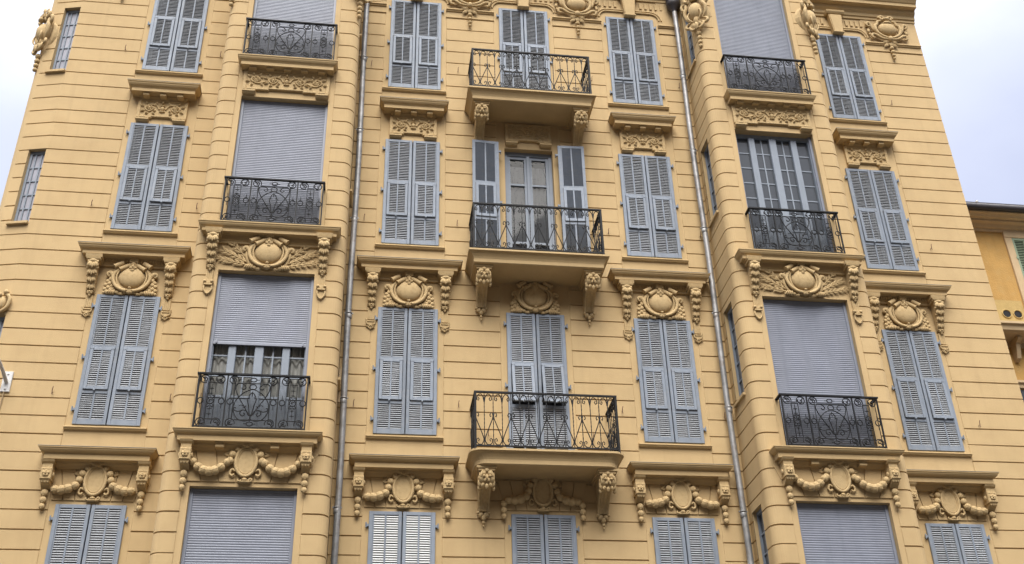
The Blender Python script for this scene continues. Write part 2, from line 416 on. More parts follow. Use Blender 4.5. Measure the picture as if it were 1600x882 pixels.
def window(k, r):
    x = AX[k]; h = 3.02 if k == 'D' else 2.53; z = TOP[r] - h
    lab = {('C', 4): 'window with the palest, almost white louvres', ('D', 3): 'window whose shutter flaps are propped open behind the balcony'}.get((k, r))
    w = put('window', BF[h], bld, (x, 0, z), label=lab)
    put('pane', PN[h], w)
    for s in (0, 1):
        sm, fm, zt = SH[h, bool(s)]
        if (k, r) == ('C', 4): sm, fm, zt = SHW[s]
        j = random.uniform(-.3, .3)
        o = put('shutter', sm, w, ((-.552, .552)[s], 0.004, 0), (0, 0, radians((j, -j)[s])))
        tilt = radians(9) if (k, r) == ('D', 3) else radians(random.choice((.6, .9, 1.4, .5)))
        put('shutter_flap', fm, w, ((-.552, .552)[s], -.020, zt), (-tilt, 0, 0))
        put('shutter_stay', STAY, w, ((-.95, .95)[s] + random.uniform(-.05, .05), 0, .55 + random.uniform(-.04, .04)))
    if k != 'D': put('sill', SILLM, w, (0, 0, -.03))
for r in (1, 2, 3, 4):
    for k in 'ACEG': window(k, r)
    if r != 2: window('D', r)
# D, second row: shutters folded back, glazed door showing
def open_window():
    x = AX['D']; r = 2; z = TOP[2] - 3.02; h = 3.0
    m = MB(); y = -.2
    for x0, x1 in ((-.5, -.43), (.43, .5)): m.box(x0, x1, y, y + .07, 0, h)
    m.box(-.43, .43, y, y + .07, h - .09, h); 
    for s in (-1, 1):
        a, b = sorted((s * .02, s * .43))
        m.box(a, a + .06, y, y + .05, 0, h - .09); m.box(b - .06, b, y, y + .05, 0, h - .09)
        for zz, q in ((h - .16, .07), (h - .83, .045), (.75, .05), (0, .16)): m.box(a + .06, b - .06, y, y + .045, zz, zz + q)
    m.bbox(-.035, .035, y, y + .08, 0, h - .09, .008)
    w = put('window', m.mesh('window', 'sash'), bld, (x, 0, z), label='glazed double door between shutters folded back against the wall')
    put('pane', pane_mesh(.49, h, -.185, m='glass'), w)
    put('curtain', curtain_mesh(.47, h - .36, .012, 7, 'net'), w, (0, .225, .05))
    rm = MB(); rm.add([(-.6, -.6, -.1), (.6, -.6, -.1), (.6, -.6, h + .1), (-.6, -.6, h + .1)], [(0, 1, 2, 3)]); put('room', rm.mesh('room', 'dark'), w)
    for s, xx in ((0, -.645), (1, .585)):
        sm, fm, zt = SHI[not s]
        o = put('shutter', sm, w, (xx, -.125, .0), (0, 0, radians((3, -3)[s])))
        put('shutter_flap', fm, w, (xx, -.130, zt), (-radians(1), 0, radians((3, -3)[s])))
def curtain_mesh(hw, h, amp, folds, m='curtain'):
    q = MB(); n = 80; v = []
    for k in range(n + 1):
        x = -hw + 2 * hw * k / n; d = amp * sin(k / n * folds * 2 * pi) + amp * .5 * sin(k / n * folds * 4.7)
        v += [(x, d, 0), (x + amp * .3 * sin(k * .7), d * .6, h)]
    q.add(v, [(2 * k, 2 * k + 2, 2 * k + 3, 2 * k + 1) for k in range(n)], True); return q.mesh('curtain', m)
open_window()

# ------------------------------------------------------------------ bay windows with roller shutters
def roller_mesh(h):
    m = MB(); p = .0405; v = []; nrow = 0; z = h
    while z > 0.0:
        for a, d in ((0, -.0025), (.004, .0015), (.011, .004), (.020, .0048), (.029, .0038), (.036, .0)):
            if z - a < 0: break
            v += [(-BW + .05, d, z - a), (BW - .05, d, z - a)]; nrow += 1
        z -= p
    m.add(v, [(2 * k, 2 * k + 1, 2 * k + 3, 2 * k + 2) for k in range(nrow - 1)], False)
    m.bbox(-BW + .052, BW - .052, -.008, .016, -.05, .0, .004)
    for s in (-1, 1): m.box(s * .72 - .012, s * .72 + .012, .016, .045, -.04, .02)
    return m.mesh('roller_shutter', 'roller')
def bay_frame(h):
    """four lights with glazing bars"""
    m = MB(); y = -.235
    for x0, x1 in ((-BW, -BW + .07), (BW - .07, BW)): m.bbox(x0, x1, y, y + .09, 0, h, .006)
    m.box(-BW + .07, BW - .07, y, y + .075, h - .08, h)
    for c in (-.45, .45): m.bbox(c - .065, c + .065, y, y + .085, 0, h - .08, .01); m.box(c - .004, c + .004, y + .08, y + .0875, 0, h - .08)
    m.bbox(-.075, .075, y, y + .09, 0, h - .08, .01)
    for a, b in ((-.76, -.515), (-.385, -.075), (.075, .385), (.515, .76)):
        m.box(a, b, y, y + .05, 0, .72)
        m.box(a, b, y, y + .06, .72, .76); m.bbox(a + .05, b - .05, y, y + .06, .12, .62, .012)
        for k in range(1, 6): zz = .76 + (h - .84) * k / 6; m.box(a, b, y, y + .03, zz - .013, zz + .013)
        if b - a > .28: c = (a + b) / 2; m.box(c - .013, c + .013, y, y + .033, .76, h - .08)
    return m.mesh('bay_window', 'sash')
def rails_mesh(h):
    m = MB(); m.bbox(-.0275, .0275, -.05, .025, 0, h, .006)
    return m.mesh('guide_rail', 'roller')
for k, x in BAY.items():
    for r in (1, 2, 3, 4):
        z = FLOOR[r] + .02; h = BTOP[r] - z; closed = 0 if (k, r) == ('F', 2) else (1.36 if (k, r) == ('B', 3) else h - .03)
        lab = {('F', 2): 'tall many-paned window with its roller shutter fully up', ('B', 3): 'roller shutter halfway down over curtained panes'}.get((k, r))
        w = put('bay_window', bay_frame(h), bld, (x, -1.0, z), label=lab)
        rl = rails_mesh(h)
        for s in (-1, 1): put('guide_rail', rl, w, (s * (BW - .0275), .13, 0))
        if closed: put('roller_shutter', roller_mesh(closed), w, (0, .13, h - closed + (0 if closed < 2 else 0)))
        if (k, r) == ('B', 3):
            put('pane', pane_mesh(BW - .05, h, -.212, m='glass'), w); put('curtain', curtain_mesh(BW - .06, h - .1, .035, 13), w, (0, .30, 0))
        else: put('pane', pane_mesh(BW - .05, h, -.216), w)
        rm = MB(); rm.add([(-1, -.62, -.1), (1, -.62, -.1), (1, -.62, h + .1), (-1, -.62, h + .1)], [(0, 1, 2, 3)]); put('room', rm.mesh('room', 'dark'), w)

# narrow windows in the returns of the bays and in the chamfered wing
def narrow(w, h, rows, cols=2):
    m = MB()
    m.box(0, .045, 0, .045, 0, h); m.box(w - .045, w, 0, .045, 0, h); m.box(.045, w - .045, 0, .045, 0, .06); m.box(.045, w - .045, 0, .045, h - .06, h)
    for k in range(1, rows): zz = .06 + (h - .12) * k / rows; m.box(.045, w - .045, 0, .03, zz - .012, zz + .012)
    for k in range(1, cols): c = w * k / cols; m.box(c - .013, c + .013, 0, .034, .06, h - .06)
    return m
def narrow_sill(w): q = MB(); q.box(-.05, w + .05, -.1, .05, -.05, 0.003); return q
for sx, x in ((1, -3.61), (-1, 3.61)):
    for z0, z1 in SIDEWIN:
        h = z1 - z0; rot = (0, 0, pi / 2 * sx)
        loc = (x - .12 * sx, -.64 if sx > 0 else -.17, z0)
        o = put('side_window', narrow(.47, h, 5).mesh('side_window', 'sash'), bld, loc, rot)
        q = MB(); q.add([(0, .012, 0), (.47, .012, 0), (.47, .012, h), (0, .012, h)], [(0, 1, 2, 3)]); put('pane', q.mesh('pane', 'glassd'), o)
        q = MB(); q.box(-.05, .52, .0, .165, -.05, 0.0); put('sill', q.mesh('sill', 'trim'), o)
wa = math.atan2(.15, -.69); ang = -(pi - wa)
for z0, z1 in WINGWIN:
    h = z1 - z0; dv = Vector((.69, -.15)).normalized(); nr = Vector((dv.y, -dv.x)); P = Vector((-10.13, .15)) + dv * ((-9.79 + 10.13) / dv.x) - nr * .13
    wd = .335 / dv.x
    o = put('side_window', narrow(wd, h, 5, 3).mesh('side_window', 'sash'), bld, (P.x, P.y, z0), (0, 0, math.atan2(dv.y, dv.x)))
    q = MB(); q.add([(0, .012, 0), (wd, .012, 0), (wd, .012, h), (0, .012, h)], [(0, 1, 2, 3)]); put('pane', q.mesh('pane', 'glassw'), o)
    q = MB(); q.box(-.06, wd + .005, .0, .19, -.05, 0.0); put('sill', q.mesh('sill', 'trim'), o)

# ------------------------------------------------------------------ ornaments
def medallion():
    m = MB(); c = .40
    m.prism([(.15 * cos(a), c + .235 * sin(a)) for a in [2 * pi * k / 28 for k in range(28)]], 0, .07, .008)
    m.tube([(.162 * cos(a), .075, c + .248 * sin(a)) for a in [2 * pi * k / 30 for k in range(30)]], .028, 7, closed=True)
    m.tube([(.128 * cos(a), .078, c + .208 * sin(a)) for a in [2 * pi * k / 30 for k in range(30)]], .010, 5, closed=True)
    for a in (-60, -32, 0, 32, 60):     # shell at the top
        t = radians(a); m.ell((.07 * sin(t), .10, c + .245 + .06 * cos(t)), (.027, .035, .062), rot=-t)
    m.ell((0, .13, c + .245), (.03, .025, .025))
    for s in (-1, 1):
        bell(m, s * .145, .07, c + .205, .052, s * 2.2); bell(m, s * .215, .075, c + .11, .06, s * 2.6)
        bell(m, s * .25, .085, c + .0, .062, s * 2.9)
        m.leaf(s * .21, c + .16, .13, .05, pi / 2 - s * .9, .02, .03); m.leaf(s * .25, c + .1, .12, .05, pi / 2 - s * 1.3, .02, .03)
        m.tube(bez([(s * .17, c + .22), (s * .25, c + .2), (s * .29, c + .15), (s * .34, c + .14)], d=.03), [.018] * 12 + [.012], 5)
        m.tube(bez([(s * .15, c - .16), (s * .21, c - .13), (s * .235, c - .2), (s * .20, c - .235), (s * .165, c - .21)], 16, .05), .020, 6)
        m.tube(spiral(s * .085, c - .30, .035, .012, pi if s > 0 else 0, pi + s * 7, 16, .06), .014, 5)
    m.box(-.10, .10, 0, .05, c - .345, c - .325); m.ell((0, .06, c - .30), (.045, .04, .03)); m.ell((0, .05, c - .335), (.09, .04, .018))
    m.v = [(x, d * .85, z) for x, d, z in m.v]
    return m
def bell(m, x, d, z, r, rot=0.0, L=1.0):        # one husk: a round bud, ribbed, with a small calyx
    ux, uz = cos(rot), sin(rot)
    m.ell((x, d, z), (r, r * .9, r * L), rot=rot, seg=10, ring=7)
    for k in (-1, 0, 1): m.ell((x + k * r * .48 * ux, d + r * (.62 - .22 * abs(k)), z + k * r * .48 * uz), (r * .2, r * .3, r * L * .72), rot=rot + k * .18, seg=6, ring=5)
    for k in (-1, 1): m.leaf(x + k * r * .25 * ux + r * L * .9 * uz, z + k * r * .25 * uz - r * L * .9 * ux + (0), r * .9, r * .8, rot + pi / 2 + k * .8, d + r * .2, r * .6)
def garland(x0, z0, x1, z1, sag, n, r):
    m = MB(); pts = []
    for k in range(n + 1):
        t = k / n; pts.append((x0 + (x1 - x0) * t, z0 + (z1 - z0) * t - sag * 4 * t * (1 - t)))
    for k in range(n):
        (a, b), (c, d) = pts[k], pts[k + 1]; rot = math.atan2(d - b, c - a) - pi / 2
        f = .84 + .26 * sin(pi * (k + .5) / n)
        bell(m, (a + c) / 2, .075, (b + d) / 2, r * f, rot, 1.0)
    for s, (a, b) in ((0, pts[0]), (1, pts[-1])): m.ell((a, .05, b), (.03, .03, .03))
    return m
def block_bracket():
    m = MB(); D = .20; zb = .355
    m.bbox(-.088, .088, 0, D, zb, zb + .2, .01)
    m.box(-.075, .075, D - .004, D + .004, zb + .015, zb + .03); m.box(-.075, .075, D - .004, D + .004, zb + .17, zb + .185)
    m.box(-.075, -.06, D - .004, D + .004, zb + .03, zb + .17); m.box(.06, .075, D - .004, D + .004, zb + .03, zb + .17)
    for a in range(5): t = 2 * pi * a / 5 + .3; m.ell((.032 * cos(t), D + .008, zb + .1 + .032 * sin(t)), (.028, .016, .028))
    m.ell((0, D + .02, zb + .1), (.02, .018, .02))
    for s in (-1, 1): m.ell((s * .095, D * .55, zb + .1), (.022, .045, .05))
    m.box(-.08, .08, 0, D - .02, zb + .2, zb + .275)
    m.side([(0, zb + .275), (D - .02, zb + .275), (D + .01, zb + .30), (D + .03, zb + .335), (0, zb + .335)], -.10, .10)
    m.side([(0, zb), (D - .015, zb), (D - .03, zb - .035), (D - .1, zb - .07), (.05, zb - .11), (0, zb - .12)], -.07, .07)
    for s in (-1, 0, 1): m.ell((s * .045, D - .05, zb - .03), (.022, .03, .03))
    return m
def bell_pendant():
    m = MB(); z = .23
    for r in (.06, .055, .048):
        bell(m, 0, .055, z - r, r, 0, 1.1); z -= r * 2.05
    return m
def voussoirs(hw):
    m = MB(); n = 7; zt = .30; z0 = .075
    W = hw + .1
    for k in range(n):
        a0 = -1 + 2 * k / n; a1 = -1 + 2 * (k + 1) / n; g = .007
        m.prism([(a0 * W + g, z0), (a1 * W - g, z0), (a1 * W * 1.22 - g, zt + .3), (a0 * W * 1.22 + g, zt + .3)], -.02, .010, .004)
    return m
def cartouche(wide=False, mask=True, s=1.0):
    m = MB(); c = .335
    m.prism([(.30 * cos(a), c - .01 + .27 * sin(a)) for a in [2 * pi * k / 24 for k in range(24)]], -.02, .06, .02)
    m.ell((0, .05, c + .02), (.24, .12, .225), seg=18, ring=10)
    for q in (-1, 1):
        m.tube([(q * x, .07 + .03 * k / 8, z) for k, (x, _, z) in enumerate(bez([(.16, .56), (.275, .48), (.325, .34), (.27, .18), (.16, .085), (.06, .055)], 16))], [.02, .026, .031, .034, .035, .035, .034, .034, .033, .033, .031, .03, .029, .028, .026, .024], 8)
        m.tube([(q * x, .035, z) for x, _, z in bez([(.22, .60), (.32, .50), (.375, .34), (.33, .16), (.22, .05), (.10, .02)], 16)], .028, 7)
        m.tube([(q * x, .10, z) for x, _, z in bez([(.15, .54), (.235, .46), (.262, .34), (.225, .19), (.13, .10), (.0, .075)], 15)], .016, 7)
        # rolled paper ends
        for x, z, L, r in ((.15, .545, .17, .042), (.25, .60, .17, .046)):
            t = radians(-36) * q + (0 if q > 0 else pi); dx, dz = cos(radians(-36)) * L / 2, sin(radians(-36)) * L / 2
            m.tube([(q * (x - dx), .10, z - dz), (q * (x + dx), .13, z + dz)], r, 9); m.tube([(q * (x + dx * .9), .13, z + dz * .9), (q * (x + dx * 1.06), .132, z + dz * 1.06)], r * 1.18, 9)
        # ear curl at the side
        m.tube([(q * x, .06, z) for x, _, z in bez([(.30, .30), (.34, .40), (.385, .45), (.43, .43), (.425, .385), (.39, .385)], 15)], [.025, .036, .042, .046, .046, .044, .04, .038, .036, .032, .03, .028, .025, .022, .02, .018], 7)
        for k, (x, z, a) in enumerate(((.05, .07, -2.6), (.10, .03, -2.9), (.17, .035, 3.0))):
            m.leaf(q * x, z, .10, .07, a if q < 0 else pi - a, .05, .06)
        if not wide:
            for x, z, r in ((.36, .31, .045), (.41, .27, .04), (.375, .22, .046), (.435, .195, .042), (.385, .14, .043), (.44, .105, .04), (.40, .05, .044), (.34, .10, .04), (.45, .035, .03), (.33, .17, .035)):
                m.ell((q * x, .045, z), (r, r * .9, r), seg=9)
            for k in range(4): m.ell((q * (.27 + .035 * k), .055, .045), (.022, .045, .055), rot=q * (.3 + .1 * k), seg=7)
        else:
            for base, ang, L, nl in (((.3, .13), .50, .52, 6), ((.3, .09), .22, .55, 6), ((.32, .2), .8, .40, 4)):
                ex, ez = base[0] + L * cos(ang), base[1] + L * sin(ang)
                m.tube([(q * base[0], .03, base[1]), (q * ex, .03, ez)], [.018, .008], 5)
                for k in range(nl):
                    t = (k + 1) / nl; x, z = base[0] + L * t * cos(ang), base[1] + L * t * sin(ang)
                    for sd in (-1, 1):
                        a = ang + sd * random.uniform(.35, .6); m.leaf(q * x, z, random.uniform(.12, .16), .045, a if q > 0 else pi - a, .012, .035)
            for k in range(4): m.ell((q * (.26 + .035 * k), .055, .06), (.022, .05, .06), rot=q * (.3 + .1 * k), seg=7)
    m.leaf(0, .12, .1, .09, -pi / 2, .07, .06); m.ell((0, .13, .12), (.03, .02, .02)); m.ell((0, .07, .05), (.07, .05, .04))
    if mask:
        z = .55; m.ell((0, .10, z), (.075, .075, .085), seg=12, ring=8)
        m.ell((0, .175, z - .008), (.014, .028, .026)); m.ell((0, .165, z - .045), (.028, .02, .012)); m.ell((0, .15, z - .075), (.035, .03, .03))
        for q in (-1, 1):
            m.ell((q * .03, .162, z + .022), (.016, .012, .009)); m.ell((q * .032, .168, z + .04), (.026, .012, .007), rot=q * .25)
            m.ell((q * .045, .14, z - .02), (.024, .022, .024)); m.ell((q * .07, .10, z + .05), (.03, .04, .045)); m.leaf(q * .05, z - .07, .09, .05, -pi / 2 + q * .5, .10, .03)
        m.ell((0, .12, z + .075), (.05, .04, .03))
        m.prism([(-.075, .655), (.075, .655), (.085, .765), (-.085, .765)], 0, .14, .008); m.box(-.08, .08, .0, .152, .70, .715)
        for q in (-1, 1): m.tube([(q * .06, .12, .655), (q * .06, .15, .72)], .016, 6)
    m.v = [(x, d * .82, z) for x, d, z in m.v]
    return m
def console():
    m = MB(); zt = .60
    prof = [(0, zt), (.22, zt), (.235, zt - .03), (.22, zt - .1), (.17, zt - .22), (.12, zt - .36), (.07, zt - .5), (.035, zt - .575), (0, zt - .6)]
    m.side(prof, -.075, .075)
    for k in range(4):
        z = zt - .09 - .125 * k; d = .215 - .048 * k; w = 1 - .14 * k
        for s in (-1, 1):
            m.ell((s * .055 * w, d, z), (.045 * w, .035, .062), rot=s * .5); m.ell((s * .075 * w, d - .03, z - .05), (.032 * w, .035, .04), rot=s * .7); m.ell((s * .025, d + .022, z - .02), (.02, .02, .05), rot=s * .25)
        m.ell((0, d + .02, z - .03), (.018, .02, .06))
    m.ell((0, .20, zt - .01), (.09, .05, .045)); m.tube([(-.095, .19, zt - .03), (.095, .19, zt - .03)], .045, 8)
    for a in range(5): t = radians(-90 + 50 * (a - 2)); m.ell((.032 * cos(t), .05, zt - .575 + .035 * sin(t)), (.026, .03, .026))
    m.ell((0, .07, zt - .58), (.022, .03, .025)); m.ell((0, .045, zt - .635), (.024, .025, .035))
    m.side([(0, zt + .0), (.22, zt + .003), (.24, zt + .02), (.25, zt + .055), (0, zt + .055)], -.125, .125)
    m.side([(0, zt + .055), (.235, zt + .055), (.25, zt + .12), (0, zt + .12)], -.145, .145)
    return m
def strip_pendant(heart=False):
    m = MB(); L0, L1 = 0.0, -.24     # fluted strip below the console, then a small shield
    m.box(-.062, .062, -.02, .018, L1, L0)
    for x in (-.045, -.015, .015, .045): m.box(x - .008, x + .008, .016, .026, L1, L0)
    z = L1 - .01
    if heart:
        m.box(-.085, .085, -.02, .05, z - .03, z + .03); m.box(-.07, .07, -.02, .06, z - .07, z - .04)
        for s in (-1, 1): m.ell((s * .06, .05, z), (.03, .03, .03))
        m.tube(bez([(-.06, z - .08), (-.068, z - .14), (-.04, z - .2), (0, z - .24), (.04, z - .2), (.068, z - .14), (.06, z - .08)], 18, .03), .017, 6)
        m.prism([(-.06, z - .07), (.06, z - .07), (.06, z - .14), (0, z - .23), (-.06, z - .14)], -.02, .025)
    else:
        m.tube(bez([(-.085, z + .015), (-.06, z - .03), (0, z - .03), (.06, z - .03), (.085, z + .015)], 12, .02), .014, 6)
        m.tube(bez([(-.075, z), (-.07, z - .08), (0, z - .11), (.07, z - .08), (.075, z)], 12, .02), .013, 6)
        m.prism([(-.065, z - .01), (.065, z - .01), (.06, z - .07), (0, z - .10), (-.06, z - .07)], -.02, .018)
        m.tube([(0, .02, z - .11), (-.045, .02, z - .15), (0, .02, z - .19), (.045, .02, z - .15)], .013, 5, closed=True); m.leaf(0, z - .13, .05, .05, -pi / 2, .0, .03)
        m.ell((-.06, .02, z - .14), (.025, .02, .012)); m.ell((.06, .02, z - .14), (.025, .02, .012))
    return m
def relief(w, h):
    """raised panel with scrolling acanthus, bottom edge stepped round two drip blocks"""
    m = MB(); z0 = .14; z1 = z0 + h; t = .028
    step = w * .20
    m.prism([(-w / 2, z0), (-step, z0), (-step + .02, z0 + .028), (step - .02, z0 + .028), (step, z0), (w / 2, z0), (w / 2, z1), (-w / 2, z1)], -.02, t)
    e = .085
    def frame(a, b, c, d): m.bbox(a, b, t - .01, t + .016, c, d, .008)
    frame(-w / 2, w / 2, z0, z0 + .035) if False else None
    frame(-w / 2, -w / 2 + e - .02, z0 + .002, z1); frame(w / 2 - e + .02, w / 2, z0 + .002, z1); frame(-w / 2 + e - .02, w / 2 - e + .02, z1 - .045, z1); frame(-w / 2 + e - .02, -step - .002, z0 + .002, z0 + .05); frame(step + .002, w / 2 - e + .02, z0 + .002, z0 + .05); frame(-step - .002, step + .002, z0 + .03, z0 + .07)
    cz = (z0 + z1) / 2 + .02
    m.ell((0, .04, cz - .01), (.04, .03, .055)); m.ell((0, .045, cz + .055), (.05, .03, .014)); m.ell((0, .05, cz + .13), (.022, .03, .03)); m.ell((0, .04, cz - .085), (.06, .025, .02))
    for a in (-50, 0, 50): m.leaf(.0, cz + .08, .09, .035, pi / 2 + radians(a), .02, .03)
    reps = 2 if w > 1.2 else 1
    for q in (-1, 1):
        x = 0.06; sgn = 1
        L = (w / 2 - .1 - .06) / reps
        for k in range(reps):
            cx = x + L * .58; r = min(L * .30, .095)
            m.tube([(q * a, .035, b) for a, _, b in bez([(x, cz - .03), (x + L * .18, cz + .06 * sgn), (cx - r * .2, cz + .085 * sgn), (cx + r, cz + .0), (cx, cz - r * .9 * sgn), (cx - r * .8, cz), (cx, cz + r * .35 * sgn), (cx + r * .3, cz - .01)], 22)], .02, 6)
            m.ell((q * cx, .04, cz), (.028, .03, .028))
            for a in range(6):
                tt = 2 * pi * a / 6; m.leaf(q * cx, cz, r * .95, .045, tt, .018, .055)
            for dx, dz, a, ll in ((.16, .05, .9, .09), (.3, .09, 2.3, .08), (.80, -.05, -.5, .12), (.88, .03, .35, .12), (.72, .09, 1.0, .09), (.45, -.1, -2.4, .10), (.2, -.03, -1.0, .09), (.6, -.11, -.6, .09)):
                aa = a * sgn if abs(a) < 4 else a
                m.leaf(q * (x + L * dx), cz + dz * sgn, ll, .05, aa if q > 0 else pi - aa, .018, .06)
            x += L; sgn = -sgn
    for q in (-1, 1):       # drip blocks
        c = q * (w / 2 - .13)
        m.bbox(c - .125, c + .125, -.02, .085, z0 - .075, z0 - .03, .006); m.bbox(c - .05, c + .05, -.02, .09, z0 - .03, z0 + .0, .005); m.side([(-.02, z0 - .105), (.05, z0 - .10), (.075, z0 - .075), (-.02, z0 - .075)], c - .115, c + .115)
    return m
OM = {}
OM['medallion'] = medallion().mesh('medallion', 'orn')
OM['block'] = block_bracket().mesh('bracket', 'orn'); OM['bell'] = bell_pendant().mesh('pendant', 'orn')
OM['g_short'] = garland(.64, .235, .25, .33, .055, 4, .076).mesh('garland', 'orn')
m_ = garland(.64, .235, .25, .33, .055, 4, .076); m_.v = [(-x, d, z) for x, d, z in m_.v]; m_.f = [f[::-1] for f in m_.f]; OM['g_short_m'] = m_.mesh('garland', 'orn')
m_ = garland(.86, .42, .25, .42, .21, 7, .074); OM['g_long'] = m_.mesh('garland', 'orn')
m2 = MB(); m2.merge(m_, mirror=True); OM['g_long_m'] = m2.mesh('garland', 'orn')
OM['cart'] = cartouche().mesh('cartouche', 'orn'); OM['cart_w'] = cartouche(True).mesh('cartouche', 'orn')
OM['console'] = console().mesh('bracket', 'orn'); OM['strip'] = strip_pendant().mesh('pendant', 'orn'); OM['strip_h'] = strip_pendant(True).mesh('pendant', 'orn')
OM['relief'] = relief(.97, .46).mesh('relief_panel', 'orn'); OM['relief_w'] = relief(1.66, .46).mesh('relief_panel', 'orn')
OM['vous'] = voussoirs(WH).mesh('lintel', 'wall'); OM['vous_w'] = voussoirs(BW).mesh('lintel', 'wall')

# hoods: profile (depth, height above the opening's head)
P4 = [(.315, .885), (.315, .866), (.303, .86), (.296, .838), (.276, .816), (.25, .803), (.238, .80), (.238, .792), (.225, .79), (.225, .70), (.205, .70), (.20, .705), (.10, .70), (.09, .67), (.055, .64), (.03, .60), (-.02, .60)]
P3 = [(.305, .92), (.305, .90), (.292, .893), (.285, .868), (.265, .842), (.24, .826), (.232, .822), (.232, .814), (.22, .81), (.22, .745), (.20, .745), (.195, .752), (.085, .748), (.08, .735), (.06, .735), (.06, .655), (.035, .64), (.03, .60), (.012, .595), (-.02, .595)]
P2 = [(.305, .87), (.305, .85), (.292, .842), (.285, .815), (.265, .787), (.24, .768), (.232, .765), (.232, .755), (.22, .752), (.22, .67), (.20, .67), (.195, .677), (.075, .675), (.07, .65), (.045, .62), (.04, .60), (-.02, .60)]
def hood_mesh(prof, w, dent=0, mut=()):
    m = MB(); m.sweep(prof, w)
    if dent:
        n = dent
        for k in range(n):
            x = -w / 2 + .04 + (w - .08) * k / (n - 1); m.box(x - .017, x + .017, .055, .082, .665, .725)
    for x in mut: m.bbox(x - .06, x + .06, .03, .18, .605, .675, .008); m.box(x - .07, x + .07, .03, .19, .675, .693)
    return m.mesh('window_hood', 'trim')
def flash_mesh(w, top, d): q = MB(); q.box(-w / 2 - d - .008, w / 2 + d + .008, -.02, d + .006, top, top + .006); return q.mesh('flashing', 'zinc')
HOOD = {4: (hood_mesh(P4, 1.22), flash_mesh(1.22, .886, .315)), 3: (hood_mesh(P3, 1.36, 26), flash_mesh(1.36, .921, .305)), 2: (hood_mesh(P2, .79, 0, (-.33, 0, .33)), flash_mesh(.79, .871, .305))}

def dress(par, r, wide=False, dz=0.0, brackets=True):
    """brackets, garlands, cartouches and panels of a hood; local origin at the opening's head"""
    if r == 4:
        put('lintel', OM['vous_w' if wide else 'vous'], par, (0, 0, dz))
        put('medallion', OM['medallion'], par, (0, 0, dz)); X = .935 if wide else .755
        for s, nm in ((1, 'g_long' if wide else 'g_short'), (-1, 'g_long_m' if wide else 'g_short_m')): put('garland', OM[nm], par, (0, 0, dz))
        if brackets:
            for s in (-1, 1): put('bracket', OM['block'], par, (s * X, 0, dz)); 
        for s in (-1, 1): put('pendant', OM['bell'], par, (s * (X if brackets else .68), 0, dz))
    elif r == 3:
        put('cartouche', OM['cart_w' if wide else 'cart'], par, (0, 0, dz)); X = .965 if wide else .68
        if brackets:
            for s in (-1, 1): put('bracket', OM['console'], par, (s * X, 0, dz)); put('pendant', OM['strip_h' if wide else 'strip'], par, (s * X, 0, dz - .03))
    elif r == 2: put('relief_panel', OM['relief_w' if wide else 'relief'], par, (0, 0, dz))

for k in 'ACEG':
    for r in (2, 3, 4):
        h = put('window_hood', HOOD[r][0], bld, (AX[k], 0, TOP[r])); put('flashing', HOOD[r][1], h); dress(h, r)

